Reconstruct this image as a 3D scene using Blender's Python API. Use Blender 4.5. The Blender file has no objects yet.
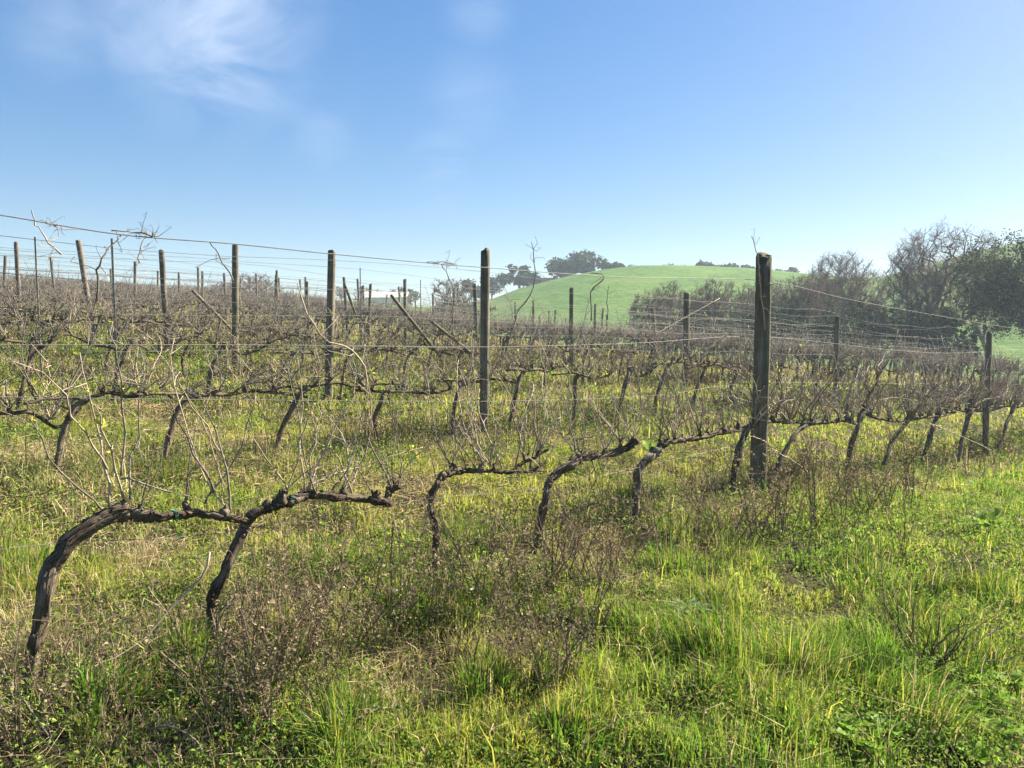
import bpy, math, random
import numpy as np
from mathutils import Vector

rng = np.random.default_rng(7)
random.seed(7)
C = bpy.context.scene.collection
scene = bpy.context.scene

# ------------------------------------------------------------------ camera maths
F = 769.0
PITCH = math.radians(3.0)
CP, SP = math.cos(PITCH), math.sin(PITCH)
CAMH = 1.5
GA, GB = -0.0675, 0.054
R2 = math.sqrt(0.5)
P1, PSP = 3.12, 3.0            # first row's distance and the row spacing


def ray(px, py):
    u = (px - 512) / F
    v = (384 - py) / F
    return np.array([u, CP + v * SP, -SP + v * CP])


def on_row(px, py, p):
    """point of the vertical plane of a vine row seen at a pixel of the reference"""
    d = ray(px, py)
    s = p / ((d[1] - d[0]) * R2)
    return np.array([0, 0, CAMH]) + d * s


def at_depth(px, py, Y):
    d = ray(px, py)
    return np.array([0, 0, CAMH]) + d * (Y / d[1])


def hash2(ix, iy, seed):
    h = (ix.astype(np.int64) * 374761393 + iy.astype(np.int64) * 668265263 + seed * 2147483647) & 0xFFFFFFFF
    h = ((h ^ (h >> 13)) * 1274126177) & 0xFFFFFFFF
    h = (h ^ (h >> 16)) & 0xFFFF
    return h / 65535.0


def vnoise(x, y, seed=0):
    x = np.asarray(x, float); y = np.asarray(y, float)
    ix = np.floor(x); iy = np.floor(y)
    fx = x - ix; fy = y - iy
    fx = fx * fx * (3 - 2 * fx); fy = fy * fy * (3 - 2 * fy)
    a = hash2(ix, iy, seed); b = hash2(ix + 1, iy, seed)
    c = hash2(ix, iy + 1, seed); d = hash2(ix + 1, iy + 1, seed)
    return (a * (1 - fx) + b * fx) * (1 - fy) + (c * (1 - fx) + d * fx) * fy


def fbm(x, y, seed=0, o=3):
    t = 0; s = 0; k = 1.0
    for i in range(o):
        t = t + vnoise(np.asarray(x) * 2 ** i, np.asarray(y) * 2 ** i, seed + i) * k
        s += k; k *= .5
    return t / s


def sstep(a, b, x):
    t = np.clip((x - a) / (b - a), 0, 1)
    return t * t * (3 - 2 * t)


CREST_X = np.array([-700, 0, 300, 430, 490, 520, 560, 600, 640, 700, 750, 800, 850, 880, 920, 960, 1000, 1100, 1500])
CREST_Y = np.array([276, 281, 300, 308, 300, 288.5, 279, 272.5, 269, 269.5, 272, 276.5, 281, 280, 269, 258, 248, 234, 232])
R0, RC = 62.0, 150.0


def near_z(x, y, bumps=True):
    r = np.hypot(x, y)
    az = np.arctan2(x, y)
    w = sstep(-0.35, 0.12, az)
    drop = 0.62 * np.clip((r - 12) / 28, 0, 2.2) ** 2 * w
    p = (y - x) * R2
    bank = .42 * sstep(6.3, 13.5, r) * sstep(.24, .46, az) * sstep(7.5, 3.4, p)
    z = GA * x + GB * y - drop - bank
    if bumps:
        z = z + ((fbm(x * .9, y * .9, 3, 2) - .5) * .10 + (fbm(x * 2.6, y * 2.6, 5, 2) - .5) * .10) * sstep(0.2, 2.0, r)
    return z


def crest_z(az):
    a = np.clip(az, -1.0, 0.92)
    px = 512 + F * np.tan(a)
    py = np.interp(px, CREST_X, CREST_Y)
    v = (384 - py) / F
    up = (-SP + v * CP) / (CP + v * SP)          # z per unit of Y
    return CAMH + up * RC * np.cos(a)


def ground_z(x, y, bumps=True):
    x = np.asarray(x, float); y = np.asarray(y, float)
    r = np.hypot(x, y)
    az = np.arctan2(x, y)
    k = np.where(r > R0, R0 / np.maximum(r, 1e-6), 1.0)
    zn = near_z(x * k, y * k, bumps)
    zc = crest_z(az)
    t = sstep(R0, RC, r)
    zf = zn * (1 - t) + zc * t
    zf = zf - 9 * sstep(RC + 8, 320, r)
    zf = zf + (fbm(x * .03, y * .03, 9, 2) - .5) * 1.2 * sstep(R0, R0 + 25, r)
    return np.where(r > R0, zf, zn)


# ------------------------------------------------------------------ object helpers
def tag(o, label=None, cat=None, group=None, kind=None):
    if label: o['label'] = label
    if cat: o['category'] = cat
    if group: o['group'] = group
    if kind: o['kind'] = kind
    return o


def empty(name, loc, rz=0.0, label=None, cat=None, group=None):
    o = bpy.data.objects.new(name, None)
    C.objects.link(o)
    o.location = loc
    o.rotation_euler = (0, 0, rz)
    return tag(o, label, cat, group)


class MB:
    """collects vertices, quads, triangles, a colour and a bark coordinate; builds ONE mesh object"""
    def __init__(s):
        s.v = []; s.q = []; s.t = []; s.c = []; s.w = []; s.n = 0

    def add(s, v, q=None, t=None, c=None, w=None):
        v = np.asarray(v, float).reshape(-1, 3)
        if q is not None and len(q): s.q.append(np.asarray(q, int) + s.n)
        if t is not None and len(t): s.t.append(np.asarray(t, int) + s.n)
        s.v.append(v)
        if c is None: c = np.ones((len(v), 3)) * .5
        s.c.append(np.broadcast_to(np.asarray(c, float), (len(v), 3)))
        if w is None: w = v
        s.w.append(w)
        s.n += len(v)

    def mesh(s, name, mat, smooth=True):
        V = np.concatenate(s.v)
        me = bpy.data.meshes.new(name)
        nq = sum(len(a) for a in s.q); nt = sum(len(a) for a in s.t)
        li = []
        if nq: li.append(np.concatenate(s.q).ravel())
        if nt: li.append(np.concatenate(s.t).ravel())
        li = np.concatenate(li).astype(np.int32)
        st = np.concatenate([np.arange(nq) * 4, nq * 4 + np.arange(nt) * 3]).astype(np.int32)
        me.vertices.add(len(V)); me.vertices.foreach_set('co', V.astype(np.float32).ravel())
        me.loops.add(len(li)); me.loops.foreach_set('vertex_index', li)
        me.polygons.add(nq + nt); me.polygons.foreach_set('loop_start', st)
        me.polygons.foreach_set('use_smooth', np.full(nq + nt, smooth, dtype=bool))
        cc = np.ones((len(V), 4), np.float32); cc[:, :3] = np.concatenate(s.c)
        at = me.attributes.new('hue', 'FLOAT_COLOR', 'POINT'); at.data.foreach_set('color', cc.ravel())
        ww = np.concatenate(s.w).astype(np.float32)
        at = me.attributes.new('grain', 'FLOAT_VECTOR', 'POINT'); at.data.foreach_set('vector', ww.ravel())
        me.update(calc_edges=True)
        if mat: me.materials.append(mat)
        return me

    def build(s, name, mat, parent=None, smooth=True):
        o = bpy.data.objects.new(name, s.mesh(name, mat, smooth))
        C.objects.link(o)
        if parent is not None: o.parent = parent
        return o


def catmull(P, n):
    P = np.asarray(P, float)
    if len(P) < 3:
        t = np.linspace(0, 1, n)[:, None]
        return P[0] * (1 - t) + P[-1] * t
    Q = np.vstack([2 * P[0] - P[1], P, 2 * P[-1] - P[-2]])
    t = np.linspace(0, len(P) - 1 - 1e-6, n)
    i = t.astype(int); f = (t - i)[:, None]
    p0, p1, p2, p3 = Q[i], Q[i + 1], Q[i + 2], Q[i + 3]
    return .5 * (2 * p1 + (p2 - p0) * f + (2 * p0 - 5 * p1 + 4 * p2 - p3) * f ** 2 + (3 * p1 - p0 - 3 * p2 + p3) * f ** 3)


def tube(mb, pts, rad, sides=8, rough=0.0, col=None, rg=None, twist=0.0, cap=True):
    pts = np.asarray(pts, float); n = len(pts)
    rad = np.broadcast_to(np.asarray(rad, float), (n,))
    T = np.gradient(pts, axis=0)
    T /= np.linalg.norm(T, axis=1)[:, None] + 1e-9
    ref = np.array([.31, .93, .2]) if abs(T[0] @ np.array([.31, .93, .2])) < .85 else np.array([.9, -.1, .4])
    U = []
    for i in range(n):
        u = ref - T[i] * (ref @ T[i]); u /= np.linalg.norm(u) + 1e-9
        U.append(u); ref = u
    U = np.array(U); W = np.cross(T, U)
    a = np.linspace(0, 2 * math.pi, sides, endpoint=False)
    L = np.concatenate([[0], np.cumsum(np.linalg.norm(np.diff(pts, axis=0), axis=1))])
    A = a[None, :] + twist * L[:, None]
    R = rad[:, None] * np.ones((1, sides))
    if rough > 0:
        rg = rg or rng
        ridge = 1 + rough * .9 * np.sin(a * 2 + rg.uniform(0, 6))[None, :] * rg.uniform(.4, 1) + rough * 1.1 * rg.normal(0, 1, (1, sides))
        slow = np.interp(np.arange(n), np.arange(0, n + 4, 4), rg.normal(0, 1, len(np.arange(0, n + 4, 4))))[:, None]
        R = R * ridge * (1 + rough * .5 * slow + rough * rg.normal(0, .5, (n, sides)))
    v = pts[:, None, :] + R[..., None] * (np.cos(A)[..., None] * U[:, None, :] + np.sin(A)[..., None] * W[:, None, :])
    w = np.stack([np.cos(A) * .05, np.sin(A) * .05, np.broadcast_to(L[:, None], A.shape)], -1)
    i = np.arange(n - 1)[:, None] * sides; j = np.arange(sides)[None, :]
    q = np.stack([i + j, i + (j + 1) % sides, i + sides + (j + 1) % sides, i + sides + j], -1).reshape(-1, 4)
    vv = v.reshape(-1, 3); ww = w.reshape(-1, 3); t = []
    if cap:
        k = len(vv)
        vv = np.vstack([vv, pts[0], pts[-1]]); ww = np.vstack([ww, [0, 0, 0], [0, 0, L[-1]]])
        for b in range(sides):
            t.append((b, k, (b + 1) % sides)); e = (n - 1) * sides
            t.append((e + b, e + (b + 1) % sides, k + 1))
    mb.add(vv, q, np.array(t) if t else None, col, ww)


def segs(mb, p0, p1, r0, r1, sides=3, col=None):
    """many tapered sticks at once"""
    p0 = np.asarray(p0, float); p1 = np.asarray(p1, float); N = len(p0)
    r0 = np.broadcast_to(r0, (N,)); r1 = np.broadcast_to(r1, (N,))
    T = p1 - p0; T = T / (np.linalg.norm(T, axis=1)[:, None] + 1e-9)
    ref = np.where(np.abs(T[:, 2:3]) > .9, np.array([[1., 0, 0]]), np.array([[0, 0, 1.]]))
    U = np.cross(T, ref); U /= np.linalg.norm(U, axis=1)[:, None] + 1e-9
    W = np.cross(T, U)
    a = np.linspace(0, 2 * math.pi, sides, endpoint=False)
    d = np.cos(a)[None, :, None] * U[:, None] + np.sin(a)[None, :, None] * W[:, None]
    v = np.concatenate([p0[:, None] + d * r0[:, None, None], p1[:, None] + d * r1[:, None, None]], 1)
    b = np.arange(N)[:, None, None] * (2 * sides); j = np.arange(sides)
    f = np.stack([j, (j + 1) % sides, sides + (j + 1) % sides, sides + j], -1)[None]
    c = None
    if col is not None:
        c = np.asarray(col, float)
        if c.ndim == 2: c = np.repeat(c, 2 * sides, 0)
    mb.add(v.reshape(-1, 3), (b + f).reshape(-1, 4), None, c)


def leaves(mb, P, size, col, up=0.3, ratio=.55, rg=rng, direction=None):
    """folded leaf faces of four triangles' worth: two quads meeting at a midrib"""
    N = len(P)
    D = rg.normal(0, 1, (N, 3)); D[:, 2] = D[:, 2] * .6 + up
    if direction is not None: D = direction + D * .25
    D /= np.linalg.norm(D, axis=1)[:, None]
    S = np.cross(D, rg.normal(0, 1, (N, 3))); S /= np.linalg.norm(S, axis=1)[:, None] + 1e-9
    Nn = np.cross(D, S)
    size = np.broadcast_to(size, (N,))[:, None]
    a = P; b = P + D * size * .5 + S * size * ratio * .5 + Nn * size * .12
    c = P + D * size; d = P + D * size * .5 - S * size * ratio * .5 + Nn * size * .12
    v = np.stack([a, b, c, d], 1).reshape(-1, 3)
    k = np.arange(N)[:, None] * 4
    t = np.concatenate([k + np.array([[0, 1, 2]]), k + np.array([[0, 2, 3]])])
    mb.add(v, None, t, np.repeat(col, 4, 0))


def blades(mb, X, Y, H, Wd, lean, az, col, zoff=-.02, curl=1.0, rg=rng):
    N = len(X)
    Z = ground_z(X, Y) + zoff
    base = np.stack([X, Y, Z], 1)
    ld = np.stack([np.sin(az), np.cos(az), np.zeros(N)], 1)
    fa = rg.uniform(0, 2 * math.pi, N)
    sd = np.stack([np.cos(fa), np.sin(fa), np.zeros(N)], 1) * (Wd * .5)[:, None]
    up = np.array([[0, 0, 1.]])
    m = base + up * (H * .58)[:, None] + ld * (H * lean * .32)[:, None]
    tip_h = H * (1 - .35 * np.clip(lean * curl, 0, 1.6))
    tp = base + up * tip_h[:, None] + ld * (H * lean)[:, None]
    v = np.stack([base - sd, base + sd, m - sd * .8, m + sd * .8, tp], 1).reshape(-1, 3)
    k = np.arange(N)[:, None] * 5
    mb.add(v, k + np.array([[0, 1, 3, 2]]), k + np.array([[2, 3, 4]]), np.repeat(col, 5, 0))


# ------------------------------------------------------------------ materials
def new_mat(name):
    m = bpy.data.materials.new(name); m.use_nodes = True
    nt = m.node_tree; nt.nodes.clear()
    out = nt.nodes.new('ShaderNodeOutputMaterial')
    return m, nt, out


def N(nt, t, **kw):
    n = nt.nodes.new(t)
    for k, v in kw.items():
        if k in n.inputs: n.inputs[k].default_value = v
        else: setattr(n, k, v)
    return n


def ramp(nt, fac, stops):
    r = nt.nodes.new('ShaderNodeValToRGB')
    el = r.color_ramp.elements
    while len(el) < len(stops): el.new(.5)
    for e, (p, c) in zip(el, stops): e.position = p; e.color = (*c, 1)
    nt.links.new(fac, r.inputs[0])
    return r.outputs[0]


def foliage_mat(name, trans=.45, gloss=.04, rough=.5):
    m, nt, out = new_mat(name)
    at = N(nt, 'ShaderNodeAttribute', attribute_name='hue')
    nz = N(nt, 'ShaderNodeTexNoise', Scale=60.0, Detail=1.0)
    geo = N(nt, 'ShaderNodeNewGeometry')
    nt.links.new(geo.outputs['Position'], nz.inputs['Vector'])
    hv = N(nt, 'ShaderNodeHueSaturation')
    mr = N(nt, 'ShaderNodeMapRange'); mr.inputs[3].default_value = .75; mr.inputs[4].default_value = 1.25
    nt.links.new(nz.outputs[0], mr.inputs[0]); nt.links.new(mr.outputs[0], hv.inputs['Value'])
    nt.links.new(at.outputs['Color'], hv.inputs['Color'])
    d = N(nt, 'ShaderNodeBsdfDiffuse'); t = N(nt, 'ShaderNodeBsdfTranslucent'); g = N(nt, 'ShaderNodeBsdfGlossy', Roughness=rough)
    g.inputs['Color'].default_value = (.9, .9, .9, 1)
    nt.links.new(hv.outputs[0], d.inputs['Color']); nt.links.new(hv.outputs[0], t.inputs['Color'])
    m1 = N(nt, 'ShaderNodeMixShader'); m1.inputs[0].default_value = trans
    nt.links.new(d.outputs[0], m1.inputs[1]); nt.links.new(t.outputs[0], m1.inputs[2])
    m2 = N(nt, 'ShaderNodeMixShader'); m2.inputs[0].default_value = gloss
    nt.links.new(m1.outputs[0], m2.inputs[1]); nt.links.new(g.outputs[0], m2.inputs[2])
    nt.links.new(m2.outputs[0], out.inputs[0])
    return m


def wood_mat(name, stops, sx=90.0, sz=7.0, bump=.6, rough=.9, blotch=None):
    """fibrous wood or bark: noise stretched along the piece"""
    m, nt, out = new_mat(name)
    at = N(nt, 'ShaderNodeAttribute', attribute_name='grain')
    mp = N(nt, 'ShaderNodeMapping'); mp.inputs['Scale'].default_value = (sx, sx, sz)
    nt.links.new(at.outputs['Vector'], mp.inputs[0])
    nz = N(nt, 'ShaderNodeTexNoise', Scale=1.0, Detail=4.0, Roughness=.65)
    nt.links.new(mp.outputs[0], nz.inputs['Vector'])
    oi = N(nt, 'ShaderNodeObjectInfo')
    geo = N(nt, 'ShaderNodeNewGeometry')
    n2 = N(nt, 'ShaderNodeTexNoise', Scale=9.0, Detail=3.0)
    nt.links.new(geo.outputs['Position'], n2.inputs['Vector'])
    mx = N(nt, 'ShaderNodeMath', operation='MULTIPLY_ADD'); mx.inputs[1].default_value = .45
    nt.links.new(n2.outputs[0], mx.inputs[0])
    sc = N(nt, 'ShaderNodeMath', operation='MULTIPLY'); sc.inputs[1].default_value = .78
    nt.links.new(nz.outputs[0], sc.inputs[0]); nt.links.new(sc.outputs[0], mx.inputs[2])
    rv = N(nt, 'ShaderNodeMath', operation='MULTIPLY_ADD'); rv.inputs[1].default_value = .10
    nt.links.new(oi.outputs['Random'], rv.inputs[0]); nt.links.new(mx.outputs[0], rv.inputs[2])
    col = ramp(nt, rv.outputs[0], stops)
    b = N(nt, 'ShaderNodeBsdfPrincipled'); b.inputs['Roughness'].default_value = rough
    b.inputs['Specular IOR Level'].default_value = .25
    nt.links.new(col, b.inputs['Base Color'])
    if bump:
        bp = N(nt, 'ShaderNodeBump', Strength=bump, Distance=.02)
        nt.links.new(nz.outputs[0], bp.inputs['Height']); nt.links.new(bp.outputs[0], b.inputs['Normal'])
    nt.links.new(b.outputs[0], out.inputs[0])
    return m


def plain_mat(name, c, rough=.6, metal=0.0, var=.25, scale=12.0):
    m, nt, out = new_mat(name)
    geo = N(nt, 'ShaderNodeNewGeometry')
    nz = N(nt, 'ShaderNodeTexNoise', Scale=scale, Detail=3.0)
    nt.links.new(geo.outputs['Position'], nz.inputs['Vector'])
    lo = tuple(x * (1 - var) for x in c); hi = tuple(min(1, x * (1 + var)) for x in c)
    col = ramp(nt, nz.outputs[0], [(.3, lo), (.7, hi)])
    b = N(nt, 'ShaderNodeBsdfPrincipled'); b.inputs['Roughness'].default_value = rough; b.inputs['Metallic'].default_value = metal
    nt.links.new(col, b.inputs['Base Color']); nt.links.new(b.outputs[0], out.inputs[0])
    return m


M = {}
M['grass'] = foliage_mat('grass_blades', .5, .012, .6)
M['dry'] = foliage_mat('dry_stalks', .28, .008)
M['leaf'] = foliage_mat('leaves', .45, .012, .5)
M['tree_leaf'] = foliage_mat('tree_leaves', .3, .02, .5)
M['bark'] = wood_mat('vine_bark', [(.36, (.011, .0075, .005)), (.49, (.038, .027, .018)), (.59, (.092, .067, .046)), (.70, (.20, .158, .115)), (.82, (.36, .30, .23))], 150, 11, 1.0)
M['bark_far'] = wood_mat('vine_bark_far', [(.3, (.02, .015, .013)), (.55, (.055, .043, .036)), (.8, (.13, .108, .092))], 60, 9, .3)
M['cane'] = wood_mat('cane_bark', [(.3, (.16, .11, .08)), (.55, (.30, .225, .165)), (.8, (.46, .38, .30))], 160, 14, .2, .7)
M['cane_grey'] = wood_mat('cane_bark_weathered', [(.3, (.050, .042, .036)), (.55, (.115, .098, .084)), (.8, (.24, .21, .18))], 160, 14, .2, .8)
M['post'] = wood_mat('weathered_post', [(.30, (.022, .019, .014)), (.46, (.075, .066, .048)), (.62, (.13, .115, .086)), (.78, (.21, .185, .14)), (.9, (.30, .27, .21))], 75, 2.0, 1.0)
M['post_red'] = wood_mat('reddish_post', [(.28, (.05, .038, .031)), (.5, (.105, .083, .068)), (.8, (.20, .165, .14))], 60, 2.2, .6)
M['steel'] = plain_mat('galvanised_steel', (.25, .225, .19), .6, .2, .4, 25)
M['wire'] = plain_mat('galvanised_wire', (.17, .165, .16), .65, .2, .25, 30)
M['tie'] = plain_mat('green_plastic_tie', (.02, .13, .10), .5)
M['tree_bark'] = wood_mat('tree_bark', [(.3, (.06, .05, .043)), (.55, (.13, .11, .095)), (.8, (.24, .21, .19))], 8, 2, .4)
M['twig'] = wood_mat('bare_twigs', [(.3, (.07, .052, .043)), (.55, (.125, .097, .08)), (.8, (.20, .16, .135))], 30, 6, 0)
M['plaster'] = plain_mat('white_plaster', (.78, .76, .72), .85, 0, .08, 2)
M['roof_tile'] = plain_mat('terracotta_tiles', (.55, .20, .11), .8, 0, .3, 4)
M['glass'] = plain_mat('dark_window', (.04, .05, .06), .15, 0, .2, 2)


def ground_mat(name, stops, scale, bump=.5):
    m, nt, out = new_mat(name)
    geo = N(nt, 'ShaderNodeNewGeometry')
    n1 = N(nt, 'ShaderNodeTexNoise', Scale=scale, Detail=8.0, Roughness=.7)
    n2 = N(nt, 'ShaderNodeTexNoise', Scale=scale * 14, Detail=5.0, Roughness=.7)
    for n in (n1, n2): nt.links.new(geo.outputs['Position'], n.inputs['Vector'])
    a = N(nt, 'ShaderNodeMath', operation='MULTIPLY_ADD'); a.inputs[1].default_value = .5
    h = N(nt, 'ShaderNodeMath', operation='MULTIPLY'); h.inputs[1].default_value = .5
    nt.links.new(n1.outputs[0], h.inputs[0]); nt.links.new(n2.outputs[0], a.inputs[0]); nt.links.new(h.outputs[0], a.inputs[2])
    col = ramp(nt, a.outputs[0], stops)
    b = N(nt, 'ShaderNodeBsdfPrincipled'); b.inputs['Roughness'].default_value = .95; b.inputs['Specular IOR Level'].default_value = .1
    bp = N(nt, 'ShaderNodeBump', Strength=bump, Distance=.3)
    nt.links.new(n2.outputs[0], bp.inputs['Height']); nt.links.new(bp.outputs[0], b.inputs['Normal'])
    nt.links.new(col, b.inputs['Base Color']); nt.links.new(b.outputs[0], out.inputs[0])
    return m


M['soil'] = ground_mat('grassy_soil', [(.35, (.022, .018, .010)), (.47, (.045, .036, .02)), (.56, (.05, .055, .018)), (.70, (.11, .085, .05))], 1.4)
M['hill'] = ground_mat('young_crop', [(.38, (.030, .078, .009)), (.46, (.050, .122, .014)), (.51, (.066, .150, .018)), (.55, (.09, .168, .025)), (.62, (.14, .165, .045))], .09, .9)

# ------------------------------------------------------------------ terrain
def polar(name, radii, naz, mat):
    az = np.linspace(-math.pi, math.pi, naz, endpoint=False)
    Rr, A = np.meshgrid(radii, az, indexing='ij')
    x = Rr * np.sin(A); y = Rr * np.cos(A)
    v = np.stack([x, y, ground_z(x, y)], -1).reshape(-1, 3)
    nr = len(radii)
    i = np.arange(nr - 1)[:, None] * naz; j = np.arange(naz)[None]
    q = np.stack([i + j, i + naz + j, i + naz + (j + 1) % naz, i + (j + 1) % naz], -1).reshape(-1, 4)
    q = q[:, ::-1]
    mb = MB(); t = None
    if radii[0] < 1:
        k = len(v); v = np.vstack([v, [0, 0, float(ground_z(0, 0))]])
        t = np.array([(j2, (j2 + 1) % naz, k) for j2 in range(naz)])
        t = t[:, ::-1]
    mb.add(v, q, t)
    return mb.build(name, mat)


NAZ = 720
tag(polar('ground', np.concatenate([[.4], np.geomspace(.7, R0, 90)]), NAZ, M['soil']), 'rough grassy vineyard soil sloping between the vine rows', None, None, 'structure')
tag(polar('hills', np.concatenate([np.linspace(R0, 200, 60), np.linspace(208, 430, 14)]), NAZ, M['hill']), 'smooth green crop hill behind the vineyard', None, None, 'structure')

# ------------------------------------------------------------------ vines
CORD_H = .70
UPV = np.array([0, 0, 1.])


def cane_mesh(mb, p, d, L, r, rg, segs_n=9, side=4, lateral=.3, wig=.05, col=None):
    """one thin cane with kinked nodes, swollen joints and a few short laterals"""
    d = np.asarray(d, float); d = d / np.linalg.norm(d)
    pts = [np.asarray(p, float)]
    bend = rg.normal(0, .05, 3)
    for i in range(segs_n):
        d = d + bend + rg.normal(0, wig, 3) + np.array([0, 0, .015])
        d /= np.linalg.norm(d)
        pts.append(pts[-1] + d * L / segs_n)
    pts = np.array(pts)
    rad = r * np.linspace(1, .4, len(pts)) * (1 + .22 * (np.arange(len(pts)) % 2))
    tube(mb, pts, rad, side, 0, col)
    for i in range(2, len(pts) - 1):
        if rg.random() < lateral:
            q = rg.normal(0, .7, 3) + d * .8
            q /= np.linalg.norm(q); l = L * rg.uniform(.06, .22)
            m = pts[i] + q * l * .5; e = m + (q + rg.normal(0, .4, 3)) * l * .5
            segs(mb, [pts[i], m], [m, e], [r * .5, r * .4], [r * .4, r * .2], 3)
    return pts


def path_vine(trunk, arms, r_base, r_head, rg, rings=26, sides=11):
    """trunk and cordon meshes from local polylines"""
    tb = MB()
    P = catmull(trunk, rings)
    P += np.stack([np.interp(np.arange(rings), np.arange(0, rings + 5, 5), rg.normal(0, .006, len(np.arange(0, rings + 5, 5)))) for _ in range(3)], 1)
    t = np.linspace(0, 1, rings)
    rad = r_base * (1 + .35 * np.exp(-t * 9)) * (1 - t) + r_head * t
    rad *= 1 + .18 * np.exp(-((t - rg.uniform(.4, .7)) / .07) ** 2)
    tube(tb, P, rad, sides, .13, None, rg, rg.uniform(-5, 5))
    # shaggy peeling strips of bark
    for _ in range(int(30 * rings / 26)):
        i = rg.integers(1, rings - 9); n = rg.integers(4, 8)
        off = rg.normal(0, 1, 3); off /= np.linalg.norm(off)
        q = P[i:i + n] + off * rad[i:i + n, None] * 1.06
        q[-1] += off * .009; q[0] += off * .002
        tube(tb, q, np.linspace(.0036, .001, n), 3)
    # swollen head
    h = P[-1]; hb = catmull([P[-4], h, h + (P[-1] - P[-4]) * .25], 7)
    tube(tb, hb, r_head * np.array([1.0, 1.25, 1.45, 1.4, 1.2, .9, .35]), sides, .18, None, rg)
    cb = MB(); spurs = []
    for (arm, r0, r1) in arms:
        n = max(12, int(len(arm) * rings / 8))
        A = catmull(arm, n) + rg.normal(0, .003, (n, 3))
        ra = np.linspace(r0, r1, n) * (1 + .10 * np.interp(np.arange(n), np.arange(0, n + 3, 3), rg.normal(0, 1, len(np.arange(0, n + 3, 3)))))
        tube(cb, A, ra, max(7, sides - 2), .13, None, rg, rg.uniform(-4, 4))
        L = np.linalg.norm(np.diff(A, axis=0), axis=1).sum()
        ns = max(2, int(L / .17))
        for k in range(ns):
            i = int(np.clip((k + rg.uniform(.3, .95)) / ns * (n - 1), 1, n - 2))
            d = UPV + rg.normal(0, .35, 3); d /= np.linalg.norm(d)
            b = A[i]; hgt = rg.uniform(.02, .06)
            tube(cb, catmull([b - d * .01, b + d * hgt * .5, b + d * hgt], 6), r1 * rg.uniform(.85, 1.25) * np.array([1.0, 1.15, 1.2, 1.1, .9, .5]), 8, .22, None, rg)
            for _ in range(rg.integers(2, 4)):
                e = d * .8 + rg.normal(0, .5, 3); e /= np.linalg.norm(e); q = b + d * hgt * rg.uniform(.5, 1.0)
                l = rg.uniform(.012, .035)
                tube(cb, np.array([q, q + e * l * .6, q + e * l]), r1 * np.array([.55, .5, .35]), 5, .15, None, rg)
                spurs.append(q + e * l * .9)
    return tb, cb, spurs


def shoot_leaves(mb, p, rg, n=3, size=.03):
    P = np.repeat(np.asarray(p)[None], n, 0) + rg.normal(0, .006, (n, 3))
    c = np.array([[.46, .50, .08]]) * rg.uniform(.7, 1.2, (n, 1))
    leaves(mb, P, rg.uniform(.6, 1.2, n) * size, c, .6, .6, rg)


def row_xyz(t, p):
    x = (t - p) * R2; y = (t + p) * R2
    return np.array([x, y, float(ground_z(x, y))])


GV = 'bare grapevines trained along the vineyard rows'
NAMES = {'vine': 'grapevine'}

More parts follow.
